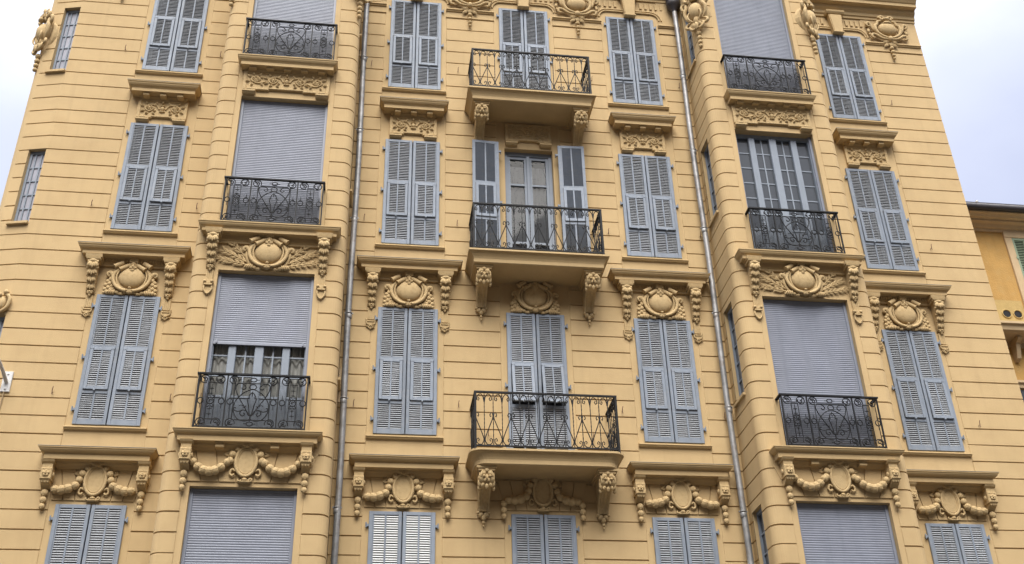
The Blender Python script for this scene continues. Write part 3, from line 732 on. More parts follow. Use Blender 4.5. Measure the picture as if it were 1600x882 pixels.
# ------------------------------------------------------------------ wrought iron
def bay_railing():
    m = MB(); W = 1.75; H = .97; D = .2; r = .0096; zb = .05
    U = lambda u: u - W / 2
    m.box(-W / 2 - .03, W / 2 + .03, D - .025, D + .025, H, H + .028)
    for s in (-1, 1):
        a, b = sorted((s * (W / 2 + .03), s * (W / 2 - .02))); m.box(a, b, -.02, D - .025, H, H + .028)
        m.box(s * W / 2 - .012, s * W / 2 + .012, D - .012, D + .012, -.02, H); m.box(s * W / 2 - .008, s * W / 2 + .008, -.02, D - .012, zb - .008, zb + .008)
        m.tube([(s * W / 2, D * .5, zb), (s * W / 2, D * .5, H)], .007, 5)
    m.box(-W / 2, W / 2, D - .01, D + .01, zb - .01, zb + .01)
    def T(pts, rr=r): m.tube([(x, D, z) for x, _, z in pts], rr, 5)
    def ring(u, v, a, b=None): m.tube([(U(u) + a * cos(t), D, v + (b or a) * sin(t)) for t in [2 * pi * k / 12 for k in range(12)]], .0095, 5, closed=True)
    for u in (.46, 1.29): m.box(U(u) - .011, U(u) + .011, D - .011, D + .011, zb, H)
    def rosette(u, v, q, w):
        T(spiral(U(u), v, .074, .068, radians(200) * 1 if q > 0 else radians(-20), (radians(200) - q * 5.6) if q > 0 else radians(-20) + 5.6, 18))
        T(spiral(U(u) - q * .005, v - w * .012, .052, .016, pi / 2 * w + 1, pi / 2 * w + 1 + q * 5, 12))
        T([(U(u) + q * .01, 0, v), (U(u) + q * .055, 0, v + w * .06)]); m.ell((U(u), D, v), (.016, .012, .016), seg=6, ring=4)
    for v, w in ((.885, 1), (.125, -1)):
        for u, q in ((.10, -1), (.345, 1), (.565, -1), (1.185, 1), (1.405, -1), (1.65, 1)): rosette(u, v, q, w)
        for a, b in ((.16, .285), (.625, 1.125), (1.465, 1.59)): T([(U(a), 0, v - w * .055), (U(b), 0, v - w * .055)], .007)
        ring(.875, v + w * .01, .05, .034); T([(U(.78), 0, v + w * .01), (U(.825), 0, v + w * .01)], .006); T([(U(.925), 0, v + w * .01), (U(.97), 0, v + w * .01)], .006)
    for c in (.2225, 1.5275):       # side panels
        for q in (-1, 1): T([(U(c + q * .06), 0, .18), (U(c + q * .06), 0, .83)], .007)
        ring(c, .50, .052); T(spiral(U(c), .50, .03, .01, 0, 5, 10))
        for v in (.63, .72, .36, .27):
            T([(U(c - .035), 0, v), (U(c + .035), 0, v)], .007); m.ell((U(c), D, v), (.014, .012, .02), seg=6, ring=4)
        for q in (-1, 1):
            T(spiral(U(c + q * .03), .415, .03, .01, pi / 2, pi / 2 - q * 4.5, 10)); T(spiral(U(c + q * .03), .585, .03, .01, -pi / 2, -pi / 2 + q * 4.5, 10))
        T([(U(c), 0, .2), (U(c), 0, .44)], .006); T([(U(c), 0, .56), (U(c), 0, .80)], .006)
    for u in (.065, .395, .53, 1.22, 1.36, 1.69):
        ring(u, .50, .045, .052); T([(U(u), 0, .552), (U(u), 0, .63)], .006); T([(U(u), 0, .448), (U(u), 0, .37)], .006)
    for u in (.585, 1.165): T([(U(u), 0, .18), (U(u), 0, .83)], .007)
    for q in (-1, 1):               # heart and palmette in the middle
        X = lambda a: q * a
        T(bez([(X(0), .20), (X(.08), .165), (X(.2), .20), (X(.275), .34), (X(.26), .50), (X(.15), .65), (X(0), .73)], 28))
        T(bez([(X(.035), .27), (X(.1), .40), (X(.2), .56), (X(.265), .70), (X(.27), .79), (X(.215), .83), (X(.15), .81), (X(.11), .755), (X(.145), .72), (X(.18), .745)], 34))
        T(bez([(X(.02), .27), (X(.04), .42), (X(.075), .56), (X(.045), .56), (X(.05), .60), (X(.03), .645), (X(0), .66)], 20))
        T(bez([(X(.02), .26), (X(.07), .34), (X(.14), .35), (X(.165), .29), (X(.12), .25), (X(.09), .285), (X(.115), .30)], 24))
        T(bez([(X(.14), .345), (X(.2), .33), (X(.26), .35), (X(.265), .39), (X(.235), .39)], 16))
        m.ell((X(.1), D, .41), (.03, .012, .014), rot=-q * .8, seg=6, ring=4); T(bez([(X(.09), .40), (X(.15), .44), (X(.19), .43)], 8), .007)
    ring(0 + .875, .765, .055, .048); m.box(-.035, .035, D - .014, D + .014, .255, .275); T([(0, 0, .165), (0, 0, .26)], .012); T([(0, 0, .6), (0, 0, .68)], .008)
    return m.mesh('railing', 'iron')
def balcony_railing():
    m = MB(); W = 2.46; H = 1.03; D = .75; zb = .055
    m.box(-W / 2 - .02, W / 2 + .02, D - .02, D + .02, H, H + .03)
    for s in (-1, 1):
        a, b = sorted((s * (W / 2 + .02), s * (W / 2 - .02))); m.box(a, b, -.02, D - .02, H, H + .03)
        m.box(s * W / 2 - .018, s * W / 2 + .018, D - .018, D + .018, -.02, H)
        m.box(s * W / 2 - .010, s * W / 2 + .010, -.02, D - .018, zb - .01, zb + .01)
    m.box(-W / 2 + .018, W / 2 - .018, D - .012, D + .012, zb - .012, zb + .012)
    def run(n, pt, r=.0092):
        p = 1.0 / n
        def T(pts, rr=r): m.tube([pt(u, z) for u, z in pts], rr, 5)
        for k in range(n + 1):
            u = k / n; A = k % 2 == 1
            if 0 < k < n:
                zz = [zb + (H - zb) * j / 26 for j in range(27)]
                m.tube([pt(u, z) for z in zz], [.011 if (j % 2) else .0075 for j in range(27)], 4, False)
            if A:
                for q in (-1, 1):
                    un = u + q * p
                    T([(u + q * p * a, b) for a, b in ((.02, .86), (.12, .955), (.35, 1.01), (.62, 1.0), (.80, .955), (.82, .90), (.66, .885), (.56, .915), (.64, .945))])
                    T([(u + q * p * a, b) for a, b in ((.04, .17), (.16, .235), (.55, .40), (.90, .545), (.97, .60), (.90, .655), (.72, .66), (.62, .62), (.68, .585), (.78, .60))])
                    T([(u + q * p * a, b) for a, b in ((.04, .19), (.10, .13), (.32, .075), (.62, .075), (.85, .11), (.86, .17), (.70, .19), (.58, .165), (.66, .135))])
    run(16, lambda u, z: (-W / 2 + W * u, D, z))
    for s in (-1, 1): run(6, lambda u, z: (s * W / 2, D * u, z))
    return m.mesh('railing', 'iron')
def darkening_mesh():  # added mesh that darkens the lower opening behind each bay railing
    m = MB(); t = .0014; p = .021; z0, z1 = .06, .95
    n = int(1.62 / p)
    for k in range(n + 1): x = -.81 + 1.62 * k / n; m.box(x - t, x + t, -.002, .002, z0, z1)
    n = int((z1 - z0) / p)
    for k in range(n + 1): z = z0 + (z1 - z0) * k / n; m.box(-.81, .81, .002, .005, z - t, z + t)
    return m.mesh('darkening_mesh', 'iron')
DARKMESH = darkening_mesh()
RAILB = bay_railing(); RAILD = balcony_railing()

# bay ledges: hood of the opening below, floor of the balcony above
def ledge_mesh(w, prof, dent=0, mut=()):
    m = MB(); k = .26 / .30; m.sweep([(d * k if d > 0 else d, z) for d, z in prof], w - .52)
    if dent:
        for i in range(dent):
            x = -w / 2 + .3 + (w - .6) * i / (dent - 1); m.box(x - .017, x + .017, .05, .075, .665, .725)
    for x in mut:
        m.bbox(x - .07, x + .07, .02, .14, .60, .66, .008); m.box(x - .08, x + .08, .02, .15, .66, .69)
    return m.mesh('balcony', 'trim')
for k, x in BAY.items():
    for r, fr in ((4, 3), (3, 2), (2, 1)):
        w = {4: 2.31, 3: 2.48, 2: 1.92}[r]
        prof = {4: P4, 3: P3, 2: P2}[r]; hd = BTOP[r]; dz = FLOOR[fr] - hd - prof[0][1]
        me = ledge_mesh(w, [(d, z + dz) for d, z in prof], 0, {4: (-.43, .43), 2: (-.66, -.33, 0, .33, .66)}.get(r, ()))
        b = put('balcony', me, bld, (x, -1.0, hd))
        dress(b, r, True)
        put('railing', RAILB, b, (0, 0, FLOOR[fr] - hd)); put('darkening_mesh', DARKMESH, b, (0, -.01, FLOOR[fr] - hd))

# centre balconies
def slab_mesh(round_=0.0):
    m = MB(); m.sweep([(.80, 0), (.80, -.035), (.775, -.045), (.745, -.075), (.715, -.125), (.70, -.165), (.70, -.235), (.685, -.25)], 1.06, r=round_)
    for s in (-1, 1): m.box(s * 1.03 - .17, s * 1.03 + .17, -.02, .64, -.29, -.25); m.box(s * 1.03 - .14, s * 1.03 + .14, -.02, .62, -.33, -.29)
    return m.mesh('balcony', 'trim')
def corbel_mesh():
    m = MB(); z0 = -.33
    prof = [(0, 0), (.57, 0), (.61, -.05), (.60, -.14), (.55, -.21), (.45, -.24), (.36, -.27), (.28, -.34), (.21, -.44), (.15, -.55), (.11, -.66), (.09, -.76), (.075, -.86), (-.02, -.86)]
    prof = [(d, z if z > -.22 else -.21 + (z + .21) * .48) for d, z in prof]
    m.side([(d, z + z0) for d, z in prof], -.095, .095)
    for s in (-1, 1): m.side([(d + .012, z + z0) for d, z in prof[5:13]] + [(.05, -.52 + z0), (.3, -.22 + z0)], s * .08 - .012, s * .08 + .012)
    m.tube([(-.125, .51, z0 - .11), (.125, .51, z0 - .11)], .115, 14); m.tube([(-.14, .51, z0 - .11), (.14, .51, z0 - .11)], .05, 10)
    m.ell((0, .60, z0 - .0), (.05, .05, .045))
    for s in (-1, 1):       # owl-like leafage over the volute
        m.ell((s * .055, .615, z0 - .05), (.045, .035, .045), rot=s * .5); m.ell((s * .05, .635, z0 - .105), (.028, .028, .022)); m.ell((s * .085, .60, z0 - .06), (.028, .05, .08), rot=s * .3)
        m.ell((s * .115, .53, z0 - .2), (.035, .05, .075)); m.ell((s * .122, .50, z0 - .27), (.028, .04, .05)); m.ell((s * .03, .60, z0 - .16), (.03, .03, .04)); m.ell((s * .06, .55, z0 - .235), (.035, .035, .03)); m.leaf(s * .04, z0 - .19, .1, .06, -pi / 2 + s * .5, .56, .04)
    m.ell((0, .62, z0 - .125), (.018, .03, .05)); m.leaf(0, z0 - .19, .12, .07, -pi / 2, .55, .05)
    for x in (-.055, 0, .055): m.tube([(x, d + .006, z + z0) for d, z in prof[6:13]], .009, 5)
    zt = z0 - .54
    for s in (-1, 1): m.ell((s * .085, .05, zt), (.035, .04, .03)); m.ell((s * .045, .05, zt - .04), (.045, .04, .05), rot=s * .4)
    m.ell((0, .055, zt - .09), (.04, .035, .05)); m.ell((0, .045, zt - .17), (.028, .03, .035)); m.ell((0, .04, zt - .225), (.018, .02, .03))
    return m.mesh('corbel', 'orn')
CORB = corbel_mesh()
for r in (1, 2, 3):
    b = put('balcony', slab_mesh(.2 if r == 3 else 0.0), bld, (AX['D'], 0, FLOOR[r]), label='lowest centre balcony, its slab with rounded corners' if r == 3 else None)
    put('railing', RAILD, b)
    for s in (-1, 1): put('corbel', CORB, b, (s * 1.03, 0, 0))
    dress(b, r + 1, dz=TOP[r + 1] - FLOOR[r], brackets=False)

# ------------------------------------------------------------------ top frieze: string course, keystones, cartouches, cornice
def string(x0, x1):
    m = MB(); m.side([(-.02, .07), (.05, .065), (.055, .035), (.03, .02), (.025, .0), (-.02, 0)], x0, x1); m.side([(-.02, -.16), (.014, -.16), (.014, -.18), (-.02, -.18)], x0, x1); return m
for a, b, c in ((-9.40, AX['A'] - .66, 0), (AX['A'] + .66, -6.27, 0), (-3.59, AX['C'] - .66, 0), (AX['C'] + .66, AX['D'] - .66, 1), (AX['D'] + .66, AX['E'] - .66, 1), (AX['E'] + .66, 3.59, 0), (6.27, AX['G'] - .66, 0), (AX['G'] + .66, 9.42, 0)):
    put('string_course', string(a, b).mesh('string_course', 'trim'), bld, (0, 0, 19.60))
def keystone():
    m = MB(); m.prism([(-.115, .03), (.115, .03), (.165, .58), (-.165, .58)], 0, .12, .01); m.prism([(-.10, .03), (.10, .03), (.14, .56), (-.14, .56)], .1, .135, .008)
    m.side([(0, .58), (.14, .58), (.17, .62), (.18, .66), (0, .66)], -.22, .22); m.box(-.13, .13, 0, .145, .0, .03); return m.mesh('keystone', 'trim')
def arch_mould():
    m = MB()
    for off, d in ((.0, .03), (.055, .02)):
        for s in (-1, 1):
            pts = [(s * (.12), .2 + off), (s * .5, .2 + off)] + [(s * (.5 + (.2 + off) * sin(t)), (off + .2) * cos(t)) for t in [pi / 2 * k / 6 for k in range(1, 7)]]
            m.tube([(x, .005, z) for x, z in pts], [.022] * len(pts), 6)
    for s in (-1, 1):
        for x in (.30, .42, .54, .66, .78): m.prism([(s * x - .03, .34), (s * x + .03, .34), (s * x + .03, .52), (s * x - .03, .52)], 0, .015, .005)
    return m.mesh('window_head', 'trim')
KEY = keystone(); ARM = arch_mould()
for k in 'ACDEG':
    hd = put('window_head', ARM, bld, (AX[k], 0, TOP[1])); put('keystone', KEY, hd)
def taper(n, a, b, c): return [a + (b - a) * min(1, 2 * k / (n - 1)) if k < n / 2 else b + (c - b) * (2 * k / (n - 1) - 1) for k in range(n)]
def big_cartouche():
    m = MB(); c = .45
    m.ell((0, .04, c), (.23, .14, .20), seg=16, ring=10)
    for q in (-1, 1):
        m.tube([(q * x, .09, z) for x, _, z in bez([(.12, .70), (.22, .66), (.24, .58), (.30, .52), (.31, .40), (.24, .26), (.10, .18), (.02, .17)], 21)], taper(22, .026, .046, .03), 8)
        m.tube([(q * x, .07, z) for x, _, z in bez([(.28, .32), (.36, .42), (.40, .56), (.45, .62), (.50, .57), (.47, .51), (.42, .53)], 18)], taper(19, .026, .042, .018), 8)
        m.tube([(q * x, .08, z) for x, _, z in bez([(.05, .13), (.2, .15), (.33, .24), (.42, .24), (.42, .15), (.36, .15)], 16)], [.045, .045, .045, .042, .042, .04, .04, .038, .038, .036, .034, .032, .03, .028, .026][:15] + [.024] * 2 if False else taper(16, .026, .044, .018), 8)
        m.tube(spiral(q * .10, .76, .075, .02, 0 if q > 0 else pi, (0 if q > 0 else pi) + q * 7, 18, .1), .036, 7)
        m.leaf(q * .04, .02, .17, .09, -pi / 2 + q * .9, .03, .05); m.leaf(q * .05, .08, .14, .09, -pi / 2 + q * 1.3, .04, .05); m.leaf(q * .45, .5, .16, .07, -pi / 2 + q * .2, .02, .05)
        m.ell((q * .47, .05, .36), (.035, .04, .05)); m.ell((q * .46, .05, .27), (.028, .035, .04))
    m.ell((0, .12, .72), (.10, .07, .05)); m.ell((0, .13, .60), (.11, .06, .045)); m.ell((0, .10, .12), (.06, .07, .08)); m.leaf(0, .06, .16, .1, -pi / 2, .05, .05)
    z = -.13
    for r in (.055, .05, .045, .035): m.ell((0, .05, z), (r, r, r * .95)); z -= r * 2.1
    return m.mesh('cartouche', 'orn')
BC = big_cartouche()
for x in (-8.66, -1.235, 1.20, 8.66): put('cartouche', BC, bld, (x, 0, 19.62))
def corner_cartouche():      # long convex shield wrapped on a corner, framed by scrolls, with a drop of husks
    m = MB()
    m.prism([(.26 * cos(a) * (1 - .25 * sin(a + .2) ** 2 * (sin(a) < 0)), .42 + .42 * sin(a)) for a in [2 * pi * k / 24 for k in range(24)]], -.16, -.02, .03)
    m.ell((0, .03, .46), (.165, .19, .26), seg=16, ring=11); m.ell((0, .03, .20), (.085, .13, .17), seg=12, ring=8)
    for q in (-1, 1):
        def sc(pts, n, d, a, b, c):
            p = [(q * x, d + .03 * sin(pi * k / n), z) for k, (x, _, z) in enumerate(bez(pts, n))]; m.tube(p, taper(len(p), a, b, c), 8)
        sc([(.13, .80), (.19, .74), (.20, .62), (.245, .50), (.22, .33), (.14, .22)], 20, .07, .03, .045, .022)
        sc([(.20, .60), (.285, .64), (.30, .74), (.25, .775), (.215, .74), (.24, .70)], 20, .06, .035, .035, .016)
        sc([(.14, .22), (.22, .17), (.255, .09), (.215, .045), (.175, .075), (.195, .11)], 20, .06, .022, .036, .015)
        sc([(.12, .12), (.16, .02), (.10, -.07), (.04, -.05), (.055, .0)], 16, .09, .02, .038, .018)
        sc([(.09, .44), (.155, .34), (.14, .22), (.06, .12)], 12, .15, .012, .022, .012)
        m.tube([(x, d + .12, z) for x, d, z in spiral(q * .135, .87, .085, .02, -pi / 2, -pi / 2 + q * 8, 22)], taper(23, .04, .036, .022), 8)
        m.leaf(q * .05, .93, .16, .09, pi / 2 - q * .7, .1, .06); m.leaf(q * .05, .14, .2, .08, -pi / 2 + q * .35, .1, .07); m.leaf(q * .12, .70, .14, .08, pi / 2 + q * .3, .12, .05)
    m.side([(.06, .80), (.19, .82), (.20, .90), (.10, .95), (.02, .93)], -.09, .09); m.leaf(0, .93, .2, .1, pi / 2, .12, .07); m.ell((0, .19, .76), (.075, .05, .05)); m.leaf(0, .12, .24, .12, -pi / 2, .13, .07)
    z = -.17
    for r in (.062, .058, .054, .048): bell(m, 0, .06, z, r); z -= r * 2.05
    return m.mesh('cartouche', 'orn')
CC = corner_cartouche()
for x, y, z, a in ((-6.19, -.94, 18.86, -42), (-3.67, -.94, 18.80, 42), (3.69, -.92, 18.74, -42), (6.20, -.94, 18.78, 42), (-10.06, .20, 17.75, -50)):
    put('cartouche', CC, bld, (x, y, z), (0, 0, radians(a)))
# head ornament over the wing window of the third row
wm = MB(); wm.ell((0, .05, .2), (.14, .09, .16)); wm.ell((0, .12, .34), (.06, .06, .06))
for q in (-1, 1): wm.tube([(q * x, .06, z) for x, _, z in bez([(.08, .4), (.18, .3), (.16, .12), (.05, .03)], 12)], .035, 7); wm.ell((q * .1, .07, .42), (.05, .05, .05))
put('cartouche', wm.mesh('cartouche', 'orn'), bld, (-9.60, .04, 11.45), (0, 0, radians(-12)))
def cornice(x0, x1, el, er):
    m = MB(); pr = [(.34, .52), (.34, .49), (.31, .46), (.27, .40), (.25, .39), (.25, .30), (.14, .295), (.12, .22), (.06, .16), (.05, .08), (.02, .06), (.02, .0)]
    rows = []
    for d, z in pr: rows.append([(x0 - (d if el else 0), -.06, z), (x0 - (d if el else 0), d, z), (x1 + (d if er else 0), d, z), (x1 + (d if er else 0), -.06, z)])
    v = [p for r in rows for p in r]; f = []
    for k in range(len(rows) - 1):
        for j in range(3): f.append((k * 4 + j, k * 4 + j + 1, k * 4 + 5 + j, k * 4 + 4 + j))
    m.add(v, f); m.add(rows[0], [(0, 1, 2, 3)]); m.add(rows[-1], [(3, 2, 1, 0)]); return m.mesh('cornice', 'trim')
for a, b, l, r in ((-9.40, -6.3, False, False), (-3.56, 3.56, False, False), (6.3, 9.45, False, False)): 
    o = put('cornice', cornice(a, b, l, r), bld, (0, 0, 20.40))
    q = MB(); q.box(a - (.35 if l else 0), b + (.35 if r else 0), -.05, .352, .521, .535); put('flashing', q.mesh('flashing', 'gutter'), o)

# ------------------------------------------------------------------ drainpipes
def clamp_mesh():
    m = MB(); m.lathe((0, 0, 0), [(.056, -.014), (.063, -.012), (.063, .012), (.056, .014)], 14); m.box(-.012, .012, -.13, -.05, -.012, .012); m.lathe((0, 0, -.06), [(.056, -.05), (.0595, -.045), (.0595, .03), (.056, .035)], 14)
    for s in (-1, 1): m.box(s * .068 - .010, s * .068 + .010, -.012, .012, -.011, .011)
    return m.mesh('pipe_clamp', 'pipe')
CL = clamp_mesh()
for x, zt, zs, lab in ((-3.50, WALLTOP - .3, (17.92, 15.97, 13.8, 11.69, 9.99, 8.0), 'left drainpipe'), (3.46, 20.05, (18.07, 16.0, 14.02, 12.05, 10.07, 8.09), 'right drainpipe topped by a round hopper')):
    m = MB(); n = 24; pts = [(.012 * sin(k * .9), .15 + .004 * sin(k), .3 + (zt - .3) * k / n) for k in range(n + 1)]
    m.tube(pts, .055, 14); p = put('drainpipe', m.mesh('drainpipe', 'pipe'), bld, (x, 0, 0), label=lab)
    for z in zs: put('pipe_clamp', CL, p, (0, -.15, z))
    if zt < 21:
        h = MB(); h.lathe((0, .15, 0), [(.058, -.05), (.07, 0), (.10, .03), (.12, .09), (.15, .12), (.16, .20), (.15, .23), (.165, .26), (.165, .42)], 16); put('hopper', h.mesh('hopper', 'gutter'), p, (0, 0, zt))

# short rusty flat iron beside the pipes
for x, z in ((-3.585, 18.2), (-3.585, 10.2)):
    q = MB(); q.box(-.02, .02, -.02, .03, -.33, .33); put('wall_plate', q.mesh('wall_plate', 'cable'), bld, (x, -.22, z))

# ------------------------------------------------------------------ bracket on the wall at the far left
br = empty('wall_bracket', 'white metal bracket with slanting rod and hanging cable on the ochre wall', 'bracket', (-9.17, 0, 10.14))
m = MB(); m.bbox(-.075, .075, 0, .03, -.19, .19, .006)
for z in (-.14, .14): m.ell((0, .035, z), (.018, .014, .018))
put('plate', m.mesh('plate', 'white'), br)
m = MB(); m.tube([(0, .02, -.02), (-.03, .25, .10), (-.24, 1.6, .65), (-.5, 3.2, 1.35)], [.035, .03, .028, .026], 8); put('rod', m.mesh('rod', 'white'), br)
m = MB(); m.tube([(-.01, .02, -.19), (-.02, .012, -.6), (-.03, .012, -1.6), (-.02, .012, -3.2), (-.03, .012, -6)], .011, 6); put('cable', m.mesh('cable', 'cable'), br)

# ------------------------------------------------------------------ the neighbouring building
nb = empty('apartment_building', 'orange stucco building with pale green shutters peeking out behind the taller ochre block', 'building', (9.46, 1.0, 0))
L = 7.5
m = MB(); W0 = .0
wx0, wx1 = 1.45, 2.55; oz = [(13.45, 15.02), (9.35, 10.95)]
xs = [0, wx0, wx1, 4.2, 5.3, L]; zs = [0, 9.35, 10.95, 13.1, 15.02, 15.6]
ov = [(0.0, -.0)]
m.box(0, L, -9, 0, 0, 15.40)
put('wall', m.mesh('wall', 'orange'), nb)
m = MB(); m.box(.0, wx0 - .15, -.01, .006, 12.80, 13.38); put('plaster_patch', m.mesh('plaster_patch', 'patch'), nb)
m = MB(); m.side([(-.02, .24), (.42, .24), (.42, .21), (.36, .19), (.32, .15), (.24, .145), (.24, .10), (.14, .09), (.10, .03), (.05, .02), (.04, -.04), (-.02, -.04)], 0, L); put('cornice', m.mesh('cornice', 'stone'), nb, (0, 0, 15.19))
m = MB(); m.tube([(0, .46, 15.50), (L, .46, 15.50)], .075, 10); m.box(0, L, -.1, .50, 15.54, 15.59)
put('gutter', m.mesh('gutter', 'gutter'), nb); m = MB(); m.add([(0, .45, 15.592), (L, .45, 15.592), (L, -4.5, 16.8), (0, -4.5, 16.8)], [(0, 1, 2, 3)]); m.add([(0, -4.5, 16.8), (L, -4.5, 16.8), (L, -9, 15.4), (0, -9, 15.4)], [(0, 1, 2, 3)])
put('roof', m.mesh('roof', 'rust'), nb)
m = MB(); m.lathe((.62, .47, 15.58), [(.0, .0), (.03, .01), (.03, .06), (0, .08)], 8); put('gutter_knob', m.mesh('gutter_knob', 'white'), nb)
def nwin(x, z0, z1):
    m = MB(); w = 1.1
    m.bbox(-.17, 0, -.02, .05, 0, z1 - z0, .01); m.bbox(w, w + .17, -.02, .05, 0, z1 - z0, .01); m.bbox(-.17, w + .17, -.02, .055, z1 - z0, z1 - z0 + .17, .01)
    o = put('window', m.mesh('window', 'stone'), nb, (x, 0, z0))
    for s in (0, 1):
        q = MB(); h = z1 - z0; a = s * .55; q.bbox(a, a + .05, 0, .04, 0, h, .004); q.bbox(a + .5, a + .55, 0, .04, 0, h, .004)
        for z in (0, h * .42, h - .06): q.bbox(a + .05, a + .5, 0, .038, z, z + .06, .004)
        q.box(a + .26, a + .29, 0, .034, .06, h - .06)
        n = int(h / .045)
        for k in range(n): zz = .06 + (h - .12) * (k + .5) / n; q.side([(.004, zz + .012), (.008, zz + .016), (.03, zz - .012), (.026, zz - .016)], a + .05, a + .5)
        q.box(a - .03 if s == 0 else a + .53, a + .02 if s == 0 else a + .58, .03, .06, h * .75, h * .75 + .05); q.box(a - .03 if s == 0 else a + .53, a + .02 if s == 0 else a + .58, .03, .06, h * .3, h * .3 + .05)
        put('shutter', q.mesh('shutter', 'green'), o)
    q = MB(); q.add([(0, .003, 0), (1.1, .003, 0), (1.1, .003, z1 - z0), (0, .003, z1 - z0)], [(0, 1, 2, 3)]); put('pane', q.mesh('pane', 'glassd'), o)
nwin(1.5, 12.76, 15.0); nwin(4.2, 12.76, 15.0)
for x in (.875, 1.13):
    m = MB(); m.tube([(.10 * cos(a), .012, .10 * sin(a)) for a in [2 * pi * k / 20 for k in range(20)]], .014, 7, closed=True)
    o = put('vent', m.mesh('vent', 'patch'), nb, (x, 0, 13.04)); q = MB(); q.prism([(.095 * cos(a), .095 * sin(a)) for a in [2 * pi * k / 20 for k in range(20)]], -.01, .009); put('duct', q.mesh('duct', 'dark'), o)
m = MB(); m.side([(-.02, .0), (.55, .0), (.55, -.05), (.50, -.08), (.48, -.17), (.40, -.20), (.02, -.22), (.02, -.32), (-.02, -.34)], .0, L)
o = put('balcony', m.mesh('balcony', 'stone'), nb, (0, 0, 12.55))
for x in (.78, 2.9): q = MB(); q.side([(0, 0), (.32, 0), (.33, -.06), (.22, -.12), (.18, -.28), (.13, -.42), (.05, -.46), (0, -.46)], -.045, .045); put('corbel', q.mesh('corbel', 'stone'), o, (x, 0, -.22))
m = MB(); m.side([(-.02, .0), (.10, .0), (.10, -.05), (.06, -.08), (.05, -.15), (-.02, -.16)], .0, 2.3); put('string_course', m.mesh('string_course', 'stone'), nb, (0, 0, 11.42))
m = MB(); m.bbox(.35, 2.0, -.01, .012, 9.0, 11.24, .004); put('window', m.mesh('window', 'glassd'), nb, label='dark opening below the moulding')

# ------------------------------------------------------------------ the other side of the street: unseen block added to shade the facade
op = empty('apartment_building', 'long plain terracotta apartment block, unseen, added across the street to shade the facade', 'building', (0, -28, 0))
m = MB(); m.box(-45, 45, -.01, 12, 0, 26.5); put('wall', m.mesh('wall', 'facing'), op)
m = MB(); m.box(-45.4, 45.4, -.6, 12.4, 26.5, 27.0); put('cornice', m.mesh('cornice', 'stone'), op)
q = MB(); q.bbox(-.75, .75, -.06, .012, -.2, 2.5, .01); WO = q.mesh('window', 'stone'); q = MB(); q.box(-.6, .6, -.08, -.062, 0, 2.3); PO = q.mesh('pane', 'glassd')
for i in range(-6, 7):
    for z in (4.8, 8.6, 12.4, 16.2, 20.0):
        o = put('window', WO, op, (i * 3.4, .01, z)); put('pane', PO, o)

# ------------------------------------------------------------------ ground
def struct(name, verts, m, faces=None):
    me = bpy.data.meshes.new(name); me.from_pydata(verts, [], faces or [tuple(range(len(verts)))]); me.materials.append(M[m]); o = put(name, me); o['kind'] = 'structure'; return o
struct('ground', [(-400, -400, -.02), (400, -400, -.02), (400, 400, -.02), (-400, 400, -.02)], 'paving')
struct('road', [(-200, -14, 0), (200, -14, 0), (200, -4.2, 0), (-200, -4.2, 0)], 'asphalt')
def slab(name, y0, y1):
    me = bpy.data.meshes.new(name); v = [(x, y, z) for z in (-.02, .13) for y in (y0, y1) for x in (-200, 200)]
    me.from_pydata(v, [], [(0, 1, 3, 2), (4, 6, 7, 5), (0, 4, 5, 1), (2, 3, 7, 6), (0, 2, 6, 4), (1, 5, 7, 3)]); me.materials.append(M['paving']); o = put(name, me); o['kind'] = 'structure'
slab('pavement', -4.2, 14); slab('pavement', -22, -14)

# ------------------------------------------------------------------ sky, sun, camera
CLOUD = 26
SUN_EL, SUN_AZ = radians(50), radians(187)     # azimuth from +y clockwise: behind the camera
w = bpy.data.worlds.new('World'); SC.world = w; w.use_nodes = True; nt = w.node_tree
bg = nt.nodes['Background']; sky = nt.nodes.new('ShaderNodeTexSky'); sky.sky_type = 'NISHITA'; sky.sun_disc = False
sky.sun_elevation = SUN_EL; sky.sun_rotation = SUN_AZ; sky.air_density = 1.3; sky.dust_density = 2.0
tc = nt.nodes.new('ShaderNodeTexCoord'); mp = nt.nodes.new('ShaderNodeMapping'); mp.inputs['Scale'].default_value = (1, 1, 1.6); mp.inputs['Location'].default_value = (.35, .2, .1)
nz = nt.nodes.new('ShaderNodeTexNoise'); nz.noise_dimensions = '4D'; nz.inputs['W'].default_value = 1.7; nz.inputs['Scale'].default_value = 2.6; nz.inputs['Detail'].default_value = 7; nz.inputs['Roughness'].default_value = .5
nt.links.new(tc.outputs['Generated'], mp.inputs[0]); nt.links.new(mp.outputs[0], nz.inputs['Vector'])
sx = nt.nodes.new('ShaderNodeSeparateXYZ'); nt.links.new(tc.outputs['Generated'], sx.inputs[0])
ad = nt.nodes.new('ShaderNodeMath'); ad.operation = 'MULTIPLY_ADD'; ad.inputs[1].default_value = .34; nt.links.new(nz.outputs['Fac'], ad.inputs[0]); nt.links.new(sx.outputs[2], ad.inputs[2])
sb = nt.nodes.new('ShaderNodeMath'); sb.operation = 'SUBTRACT'; sb.inputs[1].default_value = .17; nt.links.new(ad.outputs[0], sb.inputs[0])
cr = nt.nodes.new('ShaderNodeValToRGB'); nt.links.new(sb.outputs[0], cr.inputs[0])
el = cr.color_ramp.elements        # overcast: pale lilac low down, white above, brightest overhead
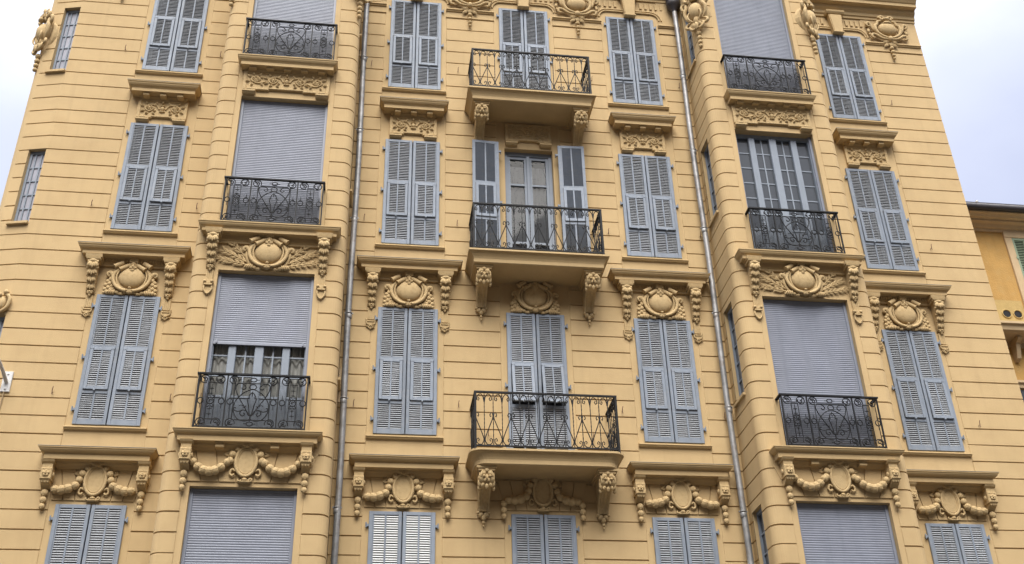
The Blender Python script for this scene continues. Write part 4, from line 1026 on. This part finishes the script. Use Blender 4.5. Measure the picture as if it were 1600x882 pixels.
el[0].position = .25; el[0].color = (0.065, 0.069, 0.081, 1); el[1].position = 1.0; el[1].color = (1, .985, .95, 1)
for pos, c in ((.50, (.068, .072, .093)), (.60, (.092, .096, .113)), (.70, (.14, .141, .15)), (.80, (.60, .59, .575))): e = el.new(pos); e.color = (*c, 1)
cs = nt.nodes.new('ShaderNodeVectorMath'); cs.operation = 'SCALE'; cs.inputs['Scale'].default_value = CLOUD; nt.links.new(cr.outputs[0], cs.inputs[0])
mx = nt.nodes.new('ShaderNodeMix'); mx.data_type = 'RGBA'; mx.inputs[0].default_value = .9; nt.links.new(cs.outputs[0], mx.inputs[7])
nt.links.new(sky.outputs[0], mx.inputs[6]); nt.links.new(mx.outputs[2], bg.inputs[0]); bg.inputs[1].default_value = .1
sd = bpy.data.lights.new('sun', 'SUN'); sd.energy = 1.15; sd.angle = radians(40); sd.color = (1, .96, .9)
so = bpy.data.objects.new('sun', sd); COL.objects.link(so)
v = Vector((sin(SUN_AZ) * cos(SUN_EL), cos(SUN_AZ) * cos(SUN_EL), sin(SUN_EL))); so.rotation_euler = v.to_track_quat('Z', 'Y').to_euler(); so.location = (0, -30, 40)

yaw, pitch, roll = 0.14798, 0.54582, -0.02861
cy, sy, cp, sp = cos(yaw), sin(yaw), cos(pitch), sin(pitch)
f = Vector((sy * cp, cy * cp, sp)); r0 = Vector((cy, -sy, 0)); u0 = r0.cross(f)
rr = cos(roll) * r0 + sin(roll) * u0; uu = -sin(roll) * r0 + cos(roll) * u0
cd = bpy.data.cameras.new('camera'); cam = bpy.data.objects.new('camera', cd); COL.objects.link(cam)
cam.matrix_world = Matrix(((rr.x, uu.x, -f.x, -3.1291), (rr.y, uu.y, -f.y, -17.9522), (rr.z, uu.z, -f.z, 1.6), (0, 0, 0, 1)))
cd.sensor_width = 36; cd.lens = 1733.75 / 1600 * 36; cd.clip_end = 2000; cd.clip_start = .1
SC.camera = cam
vs = SC.view_settings; vs.view_transform = 'Standard'; vs.look = 'None'; vs.exposure = 1.9; vs.gamma = 1; vs.use_curve_mapping = False
